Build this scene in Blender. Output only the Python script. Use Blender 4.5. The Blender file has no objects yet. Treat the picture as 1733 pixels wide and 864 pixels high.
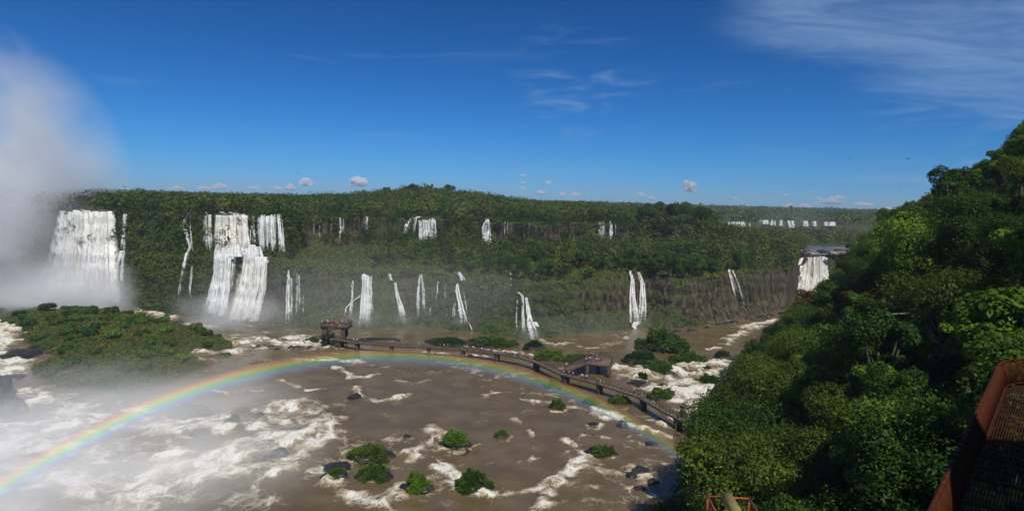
import bpy, bmesh, math, random
import numpy as np
from mathutils import Vector, Matrix
from mathutils.bvhtree import BVHTree

R = math.radians
C = bpy.context.scene
COL = C.collection
random.seed(7)

# ------------------------------------------------------------------ camera
F, PITCH, ROLL = 1032.0, R(4.9), R(1.256)
CAM = np.array([0.0, 0.0, 55.0])
cd = bpy.data.cameras.new('camera')
cam = bpy.data.objects.new('camera', cd)
COL.objects.link(cam)
CM = Matrix.Rotation(math.pi / 2 - PITCH, 4, 'X') @ Matrix.Rotation(ROLL, 4, 'Z')
cam.matrix_world = Matrix.Translation(CAM) @ CM
cd.sensor_fit = 'HORIZONTAL'
cd.angle = 2 * math.atan(866.5 / F)
cd.clip_start, cd.clip_end = 0.5, 40000
C.camera = cam
CM3 = np.array(CM.to_3x3())

# ------------------------------------------------------------------ light and exposure
SUN_EL, SUN_AZ = R(52), R(20)          # sun behind the viewer, a little to the right
sun_dir = np.array([math.sin(SUN_AZ) * math.cos(SUN_EL), -math.cos(SUN_AZ) * math.cos(SUN_EL), math.sin(SUN_EL)])
sd = bpy.data.lights.new('sun', 'SUN')
sd.energy, sd.angle, sd.color = 4.2, R(0.53), (1.0, 0.95, 0.86)
sun = bpy.data.objects.new('sun', sd)
COL.objects.link(sun)
sun.rotation_euler = Vector(sun_dir).to_track_quat('Z', 'Y').to_euler()
C.view_settings.view_transform = 'Standard'
C.view_settings.look = 'None'
C.view_settings.exposure = -0.15
C.view_settings.gamma = 1
C.view_settings.use_curve_mapping = False
cy = C.cycles
cy.max_bounces, cy.diffuse_bounces, cy.glossy_bounces = 6, 2, 2
cy.transmission_bounces, cy.transparent_max_bounces, cy.volume_bounces = 3, 24, 8
cy.volume_step_rate, cy.volume_max_steps = 1.0, 128
cy.use_denoising = True
cy.use_adaptive_sampling = True
cy.adaptive_threshold = 0.02
cy.caustics_reflective = cy.caustics_refractive = False


# ------------------------------------------------------------------ pixel <-> place helpers
def ray(px, py):
    px, py = np.broadcast_arrays(np.asarray(px, float), np.asarray(py, float))
    d = np.stack([(px - 866.5) / F, -(py - 432) / F, -np.ones_like(px)], -1)
    d = d @ CM3.T
    return d / np.linalg.norm(d, axis=-1, keepdims=True)


def at_z(px, py, z=0.0):
    d = ray(px, py)
    t = (z - CAM[2]) / d[..., 2]
    return CAM + d * np.asarray(t)[..., None]


def theta_of(px, py=470):
    d = ray(px, py)
    return np.arctan2(d[..., 0], d[..., 1])


def project(p):
    q = (np.asarray(p) - CAM) @ CM3
    return 866.5 - F * q[..., 0] / q[..., 2], 432 + F * q[..., 1] / q[..., 2]


# ------------------------------------------------------------------ numpy noise
def _hash(i, seed):
    h = (i[0] * np.uint32(374761393) + i[1] * np.uint32(668265263) + i[2] * np.uint32(2147483647) + np.uint32((seed * 974634777) & 0xFFFFFFFF))
    h = (h ^ (h >> np.uint32(13))) * np.uint32(1274126177)
    h = (h ^ (h >> np.uint32(16))) * np.uint32(2246822519)
    h = h ^ (h >> np.uint32(15))
    return h.astype(np.float64) / 4294967295.0


def vnoise(p, seed=0):
    p = np.asarray(p, float)
    f = np.floor(p)
    i = f.astype(np.int64)
    t = p - f
    t = t * t * (3 - 2 * t)
    out = 0
    for dx in (0, 1):
        for dy in (0, 1):
            for dz in (0, 1):
                w = (t[..., 0] if dx else 1 - t[..., 0]) * (t[..., 1] if dy else 1 - t[..., 1]) * (t[..., 2] if dz else 1 - t[..., 2])
                with np.errstate(over='ignore'):
                    out = out + w * _hash([(i[..., 0] + dx).astype(np.uint32), (i[..., 1] + dy).astype(np.uint32), (i[..., 2] + dz).astype(np.uint32)], seed)
    return out * 2 - 1


def fbm(p, octs=4, seed=0, gain=0.5):
    a, s, out = 1.0, 0.0, 0
    p = np.asarray(p, float)
    for k in range(octs):
        out = out + a * vnoise(p * 2 ** k, seed + k * 17)
        s += a
        a *= gain
    return out / s


def smooth(a, b, x):
    t = np.clip((x - a) / (b - a), 0, 1)
    return t * t * (3 - 2 * t)


# ------------------------------------------------------------------ mesh helpers
def mesh_np(name, verts, faces, mats, attrs=None, midx=None, shade=False):
    """faces: list of (M,k) index arrays."""
    me = bpy.data.meshes.new(name)
    verts = np.asarray(verts, np.float32)
    me.vertices.add(len(verts))
    me.vertices.foreach_set('co', verts.ravel())
    faces = [np.asarray(f, np.int32) for f in faces if len(f)]
    nl = sum(f.size for f in faces)
    npoly = sum(len(f) for f in faces)
    me.loops.add(nl)
    me.polygons.add(npoly)
    me.loops.foreach_set('vertex_index', np.concatenate([f.ravel() for f in faces]))
    tot = np.concatenate([np.full(len(f), f.shape[1], np.int32) for f in faces])
    me.polygons.foreach_set('loop_start', np.concatenate([[0], np.cumsum(tot)[:-1]]).astype(np.int32))
    if midx is not None:
        me.polygons.foreach_set('material_index', np.asarray(midx, np.int32))
    me.update(calc_edges=True)
    if shade:
        me.polygons.foreach_set('use_smooth', np.ones(npoly, bool))
    for k, v in (attrs or {}).items():
        a = me.attributes.new(k, 'FLOAT', 'POINT')
        a.data.foreach_set('value', np.asarray(v, np.float32))
    for m in (mats if isinstance(mats, (list, tuple)) else [mats]):
        me.materials.append(m)
    return me


def link(name, me, parent=None, loc=None):
    o = bpy.data.objects.new(name, me)
    COL.objects.link(o)
    if parent is not None:
        o.parent = parent
    if loc is not None:
        o.location = loc
    return o


def tag(o, label=None, cat=None, group=None, kind=None):
    if label:
        o['label'] = label
    if cat:
        o['category'] = cat
    if group:
        o['group'] = group
    if kind:
        o['kind'] = kind
    return o


class MB:
    """collects boxes, tubes and raw pieces into one mesh"""
    def __init__(self):
        self.v, self.f, self.n = [], {}, 0

    def raw(self, v, faces):
        v = np.asarray(v, float)
        for f in faces:
            self.f.setdefault(len(f), []).append([i + self.n for i in f])
        self.v.append(v)
        self.n += len(v)

    def box(self, c, size, rz=0.0):
        x, y, z = np.array(size) / 2
        v = np.array([(a, b, d) for a in (-x, x) for b in (-y, y) for d in (-z, z)])
        cs, sn = math.cos(rz), math.sin(rz)
        v = np.stack([v[:, 0] * cs - v[:, 1] * sn, v[:, 0] * sn + v[:, 1] * cs, v[:, 2]], 1) + np.array(c)
        self.raw(v, [(0, 1, 3, 2), (4, 6, 7, 5), (0, 4, 5, 1), (2, 3, 7, 6), (0, 2, 6, 4), (1, 5, 7, 3)])

    def bar(self, a, b, w, h):
        """box-section bar from a to b, w wide, h tall"""
        a, b = np.array(a, float), np.array(b, float)
        d = b - a
        s = np.cross(d, (0, 0, 1.0))
        if np.linalg.norm(s) < 1e-6:
            s = np.array([1.0, 0, 0])
        s /= np.linalg.norm(s)
        u = np.cross(s, d)
        u /= np.linalg.norm(u)
        v = [p + s * i * w / 2 + u * j * h / 2 for p in (a, b) for i, j in ((-1, -1), (1, -1), (1, 1), (-1, 1))]
        self.raw(v, [(3, 2, 1, 0), (4, 5, 6, 7), (0, 1, 5, 4), (1, 2, 6, 5), (2, 3, 7, 6), (3, 0, 4, 7)])

    def tube(self, pts, rad, n=6):
        pts = [np.array(p, float) for p in pts]
        v, f = [], []
        for k, p in enumerate(pts):
            d = pts[min(k + 1, len(pts) - 1)] - pts[max(k - 1, 0)]
            d /= np.linalg.norm(d) + 1e-9
            a = np.cross(d, (0.31, 0.95, 0.1))
            a /= np.linalg.norm(a)
            b = np.cross(d, a)
            for j in range(n):
                t = 2 * math.pi * j / n
                v.append(p + rad[k] * (a * math.cos(t) + b * math.sin(t)))
        for k in range(len(pts) - 1):
            for j in range(n):
                f.append((k * n + j, k * n + (j + 1) % n, (k + 1) * n + (j + 1) % n, (k + 1) * n + j))
        self.raw(v, f)
        self.f.setdefault(n, []).append([self.n - n + j for j in range(n)])

    def mesh(self, name, mat, shade=False):
        return mesh_np(name, np.concatenate(self.v), list(self.f.values()), mat, shade=shade)

    def build(self, name, mat, parent=None, shade=False):
        return link(name, self.mesh(name, mat, shade), parent)


# ------------------------------------------------------------------ material helper
def nodes(name):
    m = bpy.data.materials.new(name)
    m.use_nodes = True
    nt = m.node_tree
    nt.nodes.clear()
    out = nt.nodes.new('ShaderNodeOutputMaterial')
    return m, nt, out


class N:
    def __init__(s, nt):
        s.nt = nt

    def new(s, t, **k):
        n = s.nt.nodes.new(t)
        for a, v in k.items():
            if a.startswith('i_'):
                n.inputs[a[2:].replace('_', ' ')].default_value = v
            else:
                setattr(n, a, v)
        return n

    def l(s, a, b):
        s.nt.links.new(a, b)

    def put(s, sock, v):
        if isinstance(v, (int, float)):
            sock.default_value = v
        elif isinstance(v, (tuple, list)):
            sock.default_value = tuple(v) + ((1,) if len(v) == 3 and len(sock.default_value) == 4 else ())
        else:
            s.l(v, sock)

    def math(s, op, a, b=0.0, clamp=False):
        n = s.new('ShaderNodeMath', operation=op, use_clamp=clamp)
        s.put(n.inputs[0], a)
        s.put(n.inputs[1], b)
        return n.outputs[0]

    def mix(s, f, a, b, mode='MIX'):
        n = s.new('ShaderNodeMix', data_type='RGBA', blend_type=mode)
        s.put(n.inputs[0], f)
        s.put(n.inputs[6], a)
        s.put(n.inputs[7], b)
        return n.outputs[2]

    def noise(s, vec, scale, detail=4, rough=0.55, dist=0.0):
        n = s.new('ShaderNodeTexNoise')
        n.inputs['Scale'].default_value = scale
        n.inputs['Detail'].default_value = detail
        n.inputs['Roughness'].default_value = rough
        n.inputs['Distortion'].default_value = dist
        if vec is not None:
            s.l(vec, n.inputs['Vector'])
        return n.outputs[0]

    def mapping(s, vec, scale=(1, 1, 1), loc=(0, 0, 0)):
        n = s.new('ShaderNodeMapping')
        n.inputs['Scale'].default_value = scale
        n.inputs['Location'].default_value = loc
        s.l(vec, n.inputs['Vector'])
        return n.outputs[0]

    def rng(s, v, a, b, c=0.0, d=1.0, smoothstep=True):
        n = s.new('ShaderNodeMapRange')
        n.interpolation_type = 'SMOOTHSTEP' if smoothstep else 'LINEAR'
        s.put(n.inputs[0], v)
        for i, x in enumerate((a, b, c, d)):
            n.inputs[i + 1].default_value = x
        return n.outputs[0]

    def attr(s, name):
        n = s.new('ShaderNodeAttribute', attribute_name=name)
        return n.outputs['Fac']

    def ramp(s, f, stops):
        n = s.new('ShaderNodeValToRGB')
        e = n.color_ramp.elements
        while len(e) < len(stops):
            e.new(0.5)
        for k, (p, c) in enumerate(stops):
            e[k].position = p
            e[k].color = tuple(c) + (1,)
        s.put(n.inputs[0], f)
        return n.outputs[0]


def simple(name, col, rough=0.6, spec=0.4, metal=0.0, var=0.25, scale=3.0):
    m, nt, out = nodes(name)
    k = N(nt)
    b = k.new('ShaderNodeBsdfPrincipled')
    b.inputs['Roughness'].default_value = rough
    b.inputs['Specular IOR Level'].default_value = spec
    b.inputs['Metallic'].default_value = metal
    g = k.new('ShaderNodeTexCoord')
    n = k.noise(g.outputs['Object'], scale, 5)
    c = k.mix(k.rng(n, 0.3, 0.7), [x * (1 - var) for x in col], [min(1, x * (1 + var)) for x in col])
    k.l(c, b.inputs['Base Color'])
    k.l(b.outputs[0], out.inputs[0])
    return m


def foliage_shader(k, out, col, trans=0.25, rough=0.55):
    d = k.new('ShaderNodeBsdfPrincipled')
    d.inputs['Roughness'].default_value = rough
    d.inputs['Specular IOR Level'].default_value = 0.16
    t = k.new('ShaderNodeBsdfTranslucent')
    k.l(col, d.inputs['Base Color'])
    tc = k.mix(1.0, col, (1.0, 1.1, 0.35), 'MULTIPLY')
    k.l(tc, t.inputs['Color'])
    ms = k.new('ShaderNodeMixShader')
    ms.inputs[0].default_value = trans
    k.l(d.outputs[0], ms.inputs[1])
    k.l(t.outputs[0], ms.inputs[2])
    k.l(ms.outputs[0], out.inputs[0])


# ------------------------------------------------------------------ sky (world)
w = bpy.data.worlds.new('World')
C.world = w
w.use_nodes = True
wt = w.node_tree
wt.nodes.clear()
k = N(wt)
wo = k.new('ShaderNodeOutputWorld')
bg = k.new('ShaderNodeBackground')
bg.inputs['Strength'].default_value = 0.1
sky = k.new('ShaderNodeTexSky')
sky.sky_type = 'NISHITA'
sky.sun_disc = False
sky.sun_elevation = SUN_EL
sky.sun_rotation = math.pi - SUN_AZ
sky.altitude = 200
sky.air_density, sky.dust_density, sky.ozone_density = 1.0, 0.15, 1.5
# a deep, polarised-looking blue: one response curve per channel on the physical sky
sp = k.new('ShaderNodeSeparateColor')
k.l(sky.outputs[0], sp.inputs[0])
cr, cg, cb = [k.math('MULTIPLY', sp.outputs[i], 0.0766) for i in range(3)]
cc = k.new('ShaderNodeCombineColor')
k.l(k.math('MULTIPLY', k.math('POWER', cr, 2.03), 0.27 * 11.1), cc.inputs[0])
k.l(k.math('MULTIPLY', k.math('POWER', cg, 1.457), 0.693 * 11.1), cc.inputs[1])
k.l(k.math('ADD', k.math('MULTIPLY', k.math('POWER', cb, 1.87), 0.97 * 11.1), k.math('MULTIPLY', k.math('POWER', cg, 0.893), 0.57 * 11.1)), cc.inputs[2])
tc = k.new('ShaderNodeTexCoord')
D = tc.outputs['Generated']
sx = k.new('ShaderNodeSeparateXYZ')
k.l(D, sx.inputs[0])
zz = k.math('MAXIMUM', sx.outputs[2], 0.02)
px_, py_ = k.math('DIVIDE', sx.outputs[0], k.math('ADD', zz, 0.12)), k.math('DIVIDE', sx.outputs[1], k.math('ADD', zz, 0.12))
cx = k.new('ShaderNodeCombineXYZ')
k.l(px_, cx.inputs[0])
k.l(py_, cx.inputs[1])
PL = cx.outputs[0]


def plane_dot(pa, pb):
    n = np.cross(ray(*pa), ray(*pb))
    n /= np.linalg.norm(n)
    if n[2] < 0:
        n = -n
    q = k.new('ShaderNodeVectorMath', operation='DOT_PRODUCT')
    k.l(D, q.inputs[0])
    q.inputs[1].default_value = tuple(n)
    return q.outputs['Value']


cn = k.noise(k.mapping(PL, (1.0, 2.6, 1)), 1.1, 8, 0.6, 0.5)
cn2 = k.noise(k.mapping(PL, (0.7, 2.2, 1), (3, 1, 0)), 2.6, 10, 0.66, 0.8)
wob = k.math('MULTIPLY', k.math('SUBTRACT', cn, 0.5), 0.10)
edge = k.rng(k.math('ADD', plane_dot((1180, 75), (1733, 232)), wob), -0.004, 0.045)
left = k.rng(k.math('ADD', sx.outputs[0], k.math('MULTIPLY', wob, 1.2)), 0.26, 0.40)
veil = k.math('MULTIPLY', k.math('MULTIPLY', edge, left), k.rng(cn2, 0.30, 0.72, 0.35, 1.0))
# thin streaks low over the horizon and in the middle of the sky
st = k.noise(k.mapping(D, (2.2, 2.2, 16)), 1.6, 8, 0.6, 0.7)
low = k.math('MULTIPLY', k.rng(st, 0.56, 0.78), k.rng(sx.outputs[2], 0.02, 0.08))
low = k.math('MULTIPLY', low, k.rng(sx.outputs[2], 0.30, 0.16))
def blob(pa, rad):
    q = k.new('ShaderNodeVectorMath', operation='DOT_PRODUCT')
    k.l(D, q.inputs[0])
    q.inputs[1].default_value = tuple(ray(*pa))
    return k.rng(q.outputs['Value'], math.cos(rad), math.cos(rad * 0.2))
ws = k.noise(k.mapping(D, (2.0, 2.0, 11), (1.3, 0.2, 0)), 3.4, 9, 0.62, 0.9)
wisp = k.math('MULTIPLY', k.rng(ws, 0.50, 0.74), k.math('MAXIMUM', k.math('MAXIMUM', blob((980, 160), R(8)), blob((985, 180), R(4))), k.math('MAXIMUM', blob((1640, 280), R(8)), blob((1560, 310), R(9)))))
cl = k.math('MAXIMUM', k.math('MULTIPLY', veil, 0.68), k.math('MAXIMUM', k.math('MULTIPLY', low, 0.30), k.math('MULTIPLY', wisp, 0.42)))
skyc = k.mix(cl, cc.outputs[0], (2.4, 4.0, 6.6))
k.l(skyc, bg.inputs['Color'])
k.l(bg.outputs[0], wo.inputs[0])

# ------------------------------------------------------------------ materials
def mat_terrain():
    m, nt, out = nodes('terrain_rock_and_green')
    k = N(nt)
    g = k.new('ShaderNodeNewGeometry')
    P = g.outputs['Position']
    n1 = k.noise(P, 0.07, 6)
    n2 = k.noise(P, 0.55, 6, 0.65)
    col_r = k.noise(k.mapping(P, (0.9, 0.9, 0.10)), 0.6, 6, 0.6)          # upright basalt columns
    lay = k.noise(k.mapping(P, (0.05, 0.05, 0.8)), 0.8, 4)
    rock = k.ramp(col_r, [(0.34, (0.012, 0.010, 0.008)), (0.48, (0.050, 0.040, 0.028)), (0.60, (0.115, 0.090, 0.060)), (0.74, (0.17, 0.14, 0.10))])
    rock = k.mix(k.math('MULTIPLY', k.rng(lay, 0.45, 0.7), k.attr('red')), rock, (0.085, 0.044, 0.030))
    green = k.ramp(n2, [(0.3, (0.026, 0.042, 0.010)), (0.55, (0.056, 0.082, 0.018)), (0.75, (0.090, 0.105, 0.026))])
    green = k.mix(k.rng(n1, 0.45, 0.7), green, (0.055, 0.050, 0.022))
    s = k.new('ShaderNodeSeparateXYZ')
    k.l(g.outputs['True Normal'], s.inputs[0])
    f = k.math('ADD', k.attr('rock'), k.math('ADD', k.math('MULTIPLY', k.math('SUBTRACT', n2, 0.5), 0.8), k.math('MULTIPLY', k.math('SUBTRACT', n1, 0.5), 1.6)))
    f = k.math('SUBTRACT', f, k.math('MULTIPLY', k.rng(s.outputs[2], 0.45, 0.9), 0.35))
    c = k.mix(k.rng(f, 0.3, 0.65), green, rock)
    b = k.new('ShaderNodeBsdfPrincipled')
    b.inputs['Roughness'].default_value = 0.85
    b.inputs['Specular IOR Level'].default_value = 0.25
    k.l(c, b.inputs['Base Color'])
    bp = k.new('ShaderNodeBump')
    bp.inputs['Strength'].default_value = 0.9
    bp.inputs['Distance'].default_value = 1.2
    k.l(k.math('ADD', k.math('MULTIPLY', n2, 0.6), col_r), bp.inputs['Height'])
    k.l(bp.outputs[0], b.inputs['Normal'])
    k.l(b.outputs[0], out.inputs[0])
    return m


def mat_leaf_attr():
    m, nt, out = nodes('distant_foliage')
    k = N(nt)
    t = k.attr('tint')
    c = k.ramp(t, [(0.0, (0.018, 0.038, 0.008)), (0.35, (0.050, 0.090, 0.015)), (0.65, (0.100, 0.140, 0.022)), (0.88, (0.155, 0.165, 0.030)), (1.0, (0.12, 0.085, 0.03))])
    foliage_shader(k, out, c, 0.2)
    return m


def mat_leaf_obj():
    m, nt, out = nodes('tree_foliage')
    k = N(nt)
    oi = k.new('ShaderNodeObjectInfo')
    t = k.attr('tint')
    c = k.mix(1.0, oi.outputs['Color'], k.ramp(t, [(0, (0.55, 0.6, 0.5)), (0.5, (1, 1, 1)), (1, (1.7, 1.55, 1.1))]), 'MULTIPLY')
    foliage_shader(k, out, c, 0.30, 0.5)
    return m


def mat_fall():
    m, nt, out = nodes('falling_water')
    k = N(nt)
    g = k.new('ShaderNodeNewGeometry')
    P = g.outputs['Position']
    n = k.noise(k.mapping(P, (1.0, 1.0, 0.040)), 1.7, 7, 0.66)
    n2 = k.noise(k.mapping(P, (1.0, 1.0, 0.35)), 0.8, 6, 0.65, 0.6)
    v = k.math('ADD', k.math('MULTIPLY', n, 0.74), k.math('MULTIPLY', n2, 0.26))
    a = k.math('ADD', k.attr('op'), k.math('MULTIPLY', k.math('SUBTRACT', v, 0.5), 3.6))
    a = k.rng(a, 0.0, 1.38)
    c = k.mix(k.math('MULTIPLY', k.rng(n, 0.45, 0.65), k.attr('cream')), (0.90, 0.90, 0.87), (0.78, 0.66, 0.42))
    c = k.mix(k.rng(v, 0.50, 0.34), c, (0.60, 0.61, 0.60))
    b = k.new('ShaderNodeBsdfPrincipled')
    b.inputs['Roughness'].default_value = 0.7
    b.inputs['Specular IOR Level'].default_value = 0.15
    k.l(c, b.inputs['Base Color'])
    bp = k.new('ShaderNodeBump')
    bp.inputs['Strength'].default_value = 0.4
    bp.inputs['Distance'].default_value = 0.5
    k.l(v, bp.inputs['Height'])
    k.l(bp.outputs[0], b.inputs['Normal'])
    t = k.new('ShaderNodeBsdfTransparent')
    ms = k.new('ShaderNodeMixShader')
    k.l(a, ms.inputs[0])
    k.l(t.outputs[0], ms.inputs[1])
    k.l(b.outputs[0], ms.inputs[2])
    k.l(ms.outputs[0], out.inputs[0])
    return m


def mat_water():
    m, nt, out = nodes('muddy_river_water')
    k = N(nt)
    g = k.new('ShaderNodeNewGeometry')
    P = g.outputs['Position']
    f0 = k.noise(P, 0.16, 3, 0.5, 0.3)
    wv = k.new('ShaderNodeVectorMath', operation='SCALE')
    cn = k.new('ShaderNodeTexNoise')
    cn.inputs['Scale'].default_value = 0.09
    cn.inputs['Detail'].default_value = 5
    k.l(P, cn.inputs['Vector'])
    k.l(cn.outputs['Color'], wv.inputs[0])
    wv.inputs['Scale'].default_value = 11.0
    ad = k.new('ShaderNodeVectorMath', operation='ADD')
    k.l(P, ad.inputs[0])
    k.l(wv.outputs[0], ad.inputs[1])
    W = ad.outputs[0]
    def veins(scale, seed, width, detail):
        q = k.noise(k.mapping(W, (1, 0.9, 1), (seed, seed * 2.1, 0)), scale, detail, 0.62, 0.5)
        return k.math('SUBTRACT', 1.0, k.math('MULTIPLY', k.math('ABSOLUTE', k.math('SUBTRACT', q, 0.5)), width), True)
    v1, v2, v3 = veins(0.12, 0.0, 15.0, 8), veins(0.30, 4.0, 14.0, 7), veins(0.75, 9.0, 12.0, 6)
    lace = k.math('MAXIMUM', k.math('MULTIPLY', v1, 0.95), k.math('MAXIMUM', k.math('MULTIPLY', v2, 0.85), k.math('MULTIPLY', v3, 0.65)))
    bulk = k.rng(k.noise(W, 0.22, 8, 0.62, 0.6), 0.34, 0.66)
    fm = k.rng(k.attr('foam'), 0.18, 1.0, 0, 1, False)
    a = k.math('ADD', k.math('MULTIPLY', lace, 0.62), k.math('MULTIPLY', bulk, 0.50))
    foam = k.rng(k.math('SUBTRACT', a, k.math('MULTIPLY', k.math('SUBTRACT', 1.0, fm), 1.0)), 0.0, 0.80, 0, 1, False)
    brown = k.mix(k.rng(f0, 0.35, 0.7), (0.124, 0.086, 0.038), (0.170, 0.124, 0.060))
    c = k.ramp(foam, [(0.0, (0, 0, 0)), (0.10, (0.16, 0.125, 0.078)), (0.34, (0.30, 0.235, 0.145)), (0.62, (0.56, 0.49, 0.36)), (0.85, (0.80, 0.77, 0.68))])
    c = k.mix(k.rng(foam, 0.0, 0.12), brown, c)
    b = k.new('ShaderNodeBsdfPrincipled')
    k.l(c, b.inputs['Base Color'])
    k.l(k.rng(foam, 0, 0.6, 0.12, 0.75), b.inputs['Roughness'])
    b.inputs['Specular IOR Level'].default_value = 0.30
    bp = k.new('ShaderNodeBump')
    bp.inputs['Strength'].default_value = 0.40
    bp.inputs['Distance'].default_value = 0.7
    h = k.math('ADD', k.math('MULTIPLY', a, fm), k.math('ADD', k.math('MULTIPLY', k.noise(P, 0.8, 6, 0.68), 0.34), k.math('MULTIPLY', k.noise(W, 0.18, 3, 0.5), 0.55)))
    k.l(h, bp.inputs['Height'])
    k.l(bp.outputs[0], b.inputs['Normal'])
    k.l(b.outputs[0], out.inputs[0])
    return m


def mat_volume(name, col, dens, g=-0.3, power=1.4, nscale=2.0, thresh=(0.3, 0.7), seed=0.0, floor=0.0, detail=4):
    """soft-edged spray: density falls off from the middle of its own ellipsoid"""
    m, nt, out = nodes(name)
    k = N(nt)
    t = k.new('ShaderNodeTexCoord')
    O = t.outputs['Object']
    ln = k.new('ShaderNodeVectorMath', operation='LENGTH')
    k.l(O, ln.inputs[0])
    n = k.noise(k.mapping(O, (1, 1, 1), (seed, seed * 1.7, seed * 0.6)), nscale, detail, 0.55, 0.4)
    f = k.math('SUBTRACT', 1.0, ln.outputs['Value'], True)
    f = k.math('POWER', f, power)
    d = k.math('MULTIPLY', f, k.rng(n, thresh[0], thresh[1], floor, 1.0))
    v = k.new('ShaderNodeVolumePrincipled')
    v.inputs['Color'].default_value = tuple(col) + (1,)
    v.inputs['Anisotropy'].default_value = g
    k.l(k.math('MULTIPLY', d, dens), v.inputs['Density'])
    k.l(v.outputs[0], out.inputs['Volume'])
    return m


M_TERR = mat_terrain()
M_LEAFS = mat_leaf_attr()
M_LEAF = mat_leaf_obj()
M_FALL = mat_fall()
M_WATER = mat_water()
M_BARK = simple('bark', (0.075, 0.062, 0.048), 0.85, 0.2, 0, 0.5, 2.5)
M_PALEBARK = simple('pale_bark', (0.20, 0.17, 0.13), 0.85, 0.2, 0, 0.4, 2.5)
M_ROCK = simple('wet_basalt', (0.028, 0.025, 0.022), 0.45, 0.5, 0, 0.5, 0.8)

# ------------------------------------------------------------------ terrain of the far side: one sheet that follows the two cliff lines
PX = lambda a: np.array([theta_of(x) for x in a])
TH = np.radians(np.linspace(-60, 60, 1500))
lb = [(-700, 500), (-200, 500), (0, 503), (60, 506), (150, 516), (220, 522), (300, 532), (345, 540), (440, 546), (500, 552), (560, 555), (650, 553), (700, 550), (780, 557), (830, 566), (880, 573), (920, 572), (960, 566), (1010, 562), (1085, 552), (1130, 556), (1185, 552), (1250, 535), (1330, 524), (1345, 500), (1353, 490), (1405, 490), (1500, 492), (1750, 495), (2200, 500)]
lbw = np.array([at_z(x, y, 0.0) for x, y in lb])
lb_t, lb_r = np.arctan2(lbw[:, 0], lbw[:, 1]), np.hypot(lbw[:, 0], lbw[:, 1])
wig = lambda s, a, sd: a * fbm(np.stack([TH * s, TH * 0, TH * 0], 1), 4, sd)
r1 = np.interp(TH, lb_t, lb_r) + wig(28, 4.0, 1)
def prof(xs, ys):
    return np.interp(TH, PX(xs), ys)
r2 = r1 + prof([0, 330, 400, 480, 520, 600, 700, 780, 860, 950, 1060, 1100, 1150, 1230, 1330, 1352, 1400, 1750], [6, 6, 9, 14, 17, 20, 22, 22, 24, 24, 22, 20, 17, 15, 13, 6, 6, 6]) + wig(40, 2.0, 2)
z2 = prof([0, 330, 400, 440, 480, 520, 600, 700, 780, 860, 950, 1060, 1100, 1150, 1230, 1330, 1352, 1400, 1750], [26, 26, 29, 28, 24, 23, 22, 22, 21.5, 20.5, 19.5, 22, 21, 20, 21, 21, 24, 24, 24]) + wig(30, 0.9, 3)
r3 = r2 + prof([0, 330, 400, 487, 512, 600, 700, 830, 950, 1040, 1100, 1180, 1250, 1340, 1352, 1750], [3, 3, 6, 8, 92, 112, 118, 112, 112, 112, 108, 88, 60, 40, 120, 120]) + np.abs(wig(36, 5.0, 4))
z3 = prof([0, 330, 400, 487, 512, 600, 700, 830, 950, 1040, 1100, 1180, 1250, 1340, 1352, 1750], [26.6, 26.6, 30, 26, 25, 26, 25.5, 24, 25, 25.5, 26, 28, 28, 25, 24.2, 24.2])
r4 = r3 + prof([0, 480, 520, 1100, 1180, 1250, 1340, 1352, 1750], [5, 5, 5, 6, 10, 30, 40, 6, 6]) + np.abs(wig(60, 2.5, 5))
z4 = prof([0, 400, 480, 520, 600, 700, 830, 950, 1040, 1100, 1180, 1250, 1340, 1352, 1750], [46, 46, 44, 43, 43, 43.5, 42, 42, 42, 43, 41, 36, 25, 24.3, 24.3]) + wig(46, 2.2, 7) * prof([0, 480, 520, 1180, 1300, 1750], [0.3, 0.3, 1, 1, 0.2, 0])
r5 = np.maximum(r4 + 130, 540)
z5 = prof([0, 450, 600, 700, 800, 900, 1000, 1130, 1180, 1215, 1750], [46, 46, 52, 60, 57, 49, 46, 43, 36, 24.5, 24.5])
r6 = np.full_like(TH, 800.0)
z6 = prof([0, 450, 700, 1000, 1120, 1190, 1750], [47, 47, 50, 46, 42, 24.5, 24.5])
r7 = r6 + 12 + np.abs(wig(60, 6, 6))
z7 = prof([0, 450, 700, 1000, 1120, 1190, 1750], [47.5, 47.5, 51, 47, 44, 37, 36])
r8 = np.full_like(TH, 1500.0)
z8 = prof([0, 450, 1000, 1200, 1400, 1750], [50, 50, 49, 45, 44, 42])
r9 = np.full_like(TH, 4000.0)
z9 = prof([0, 450, 1000, 1200, 1750], [58, 58, 54, 52, 50])
r10 = np.full_like(TH, 6200.0)
z10 = prof([0, 450, 1000, 1200, 1750], [62, 62, 57, 54, 52])
rows = []          # (r, z, section)
def sect(ra, za, rb, zb, n, sec, shape=None):
    for i in range(n):
        t = i / n
        s = shape(t) if shape else t
        rows.append((ra + (rb - ra) * s, za + (zb - za) * t, sec))
sect(r1 - 16, r1 * 0 - 5, r1, r1 * 0 + 0.3, 4, 0)
sect(r1, r1 * 0 + 0.3, r2, z2, 30, 1, lambda t: 0.55 * min(t / 0.28, 1) + 0.45 * max(0, (t - 0.28) / 0.72) ** 1.3)
sect(r2, z2, r3, z3, 26, 2)
sect(r3, z3, r4, z4, 18, 3)
sect(r4, z4, r5, z5, 16, 4)
sect(r5, z5, r6, z6, 14, 5)
sect(r6, z6, r7, z7, 6, 6)
sect(r7, z7, r8, z8, 14, 7)
sect(r8, z8, r9, z9, 10, 8)
sect(r9, z9, r10, z10, 6, 9)
rows.append((r10, z10, 9))
RR = np.array([r for r, z, s in rows])
ZZ = np.array([z for r, z, s in rows])
SEC = np.array([s for r, z, s in rows])
nr, nc = RR.shape
TT = np.broadcast_to(TH, RR.shape)
P0 = np.stack([RR * np.sin(TT), RR * np.cos(TT), ZZ], -1)
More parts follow.
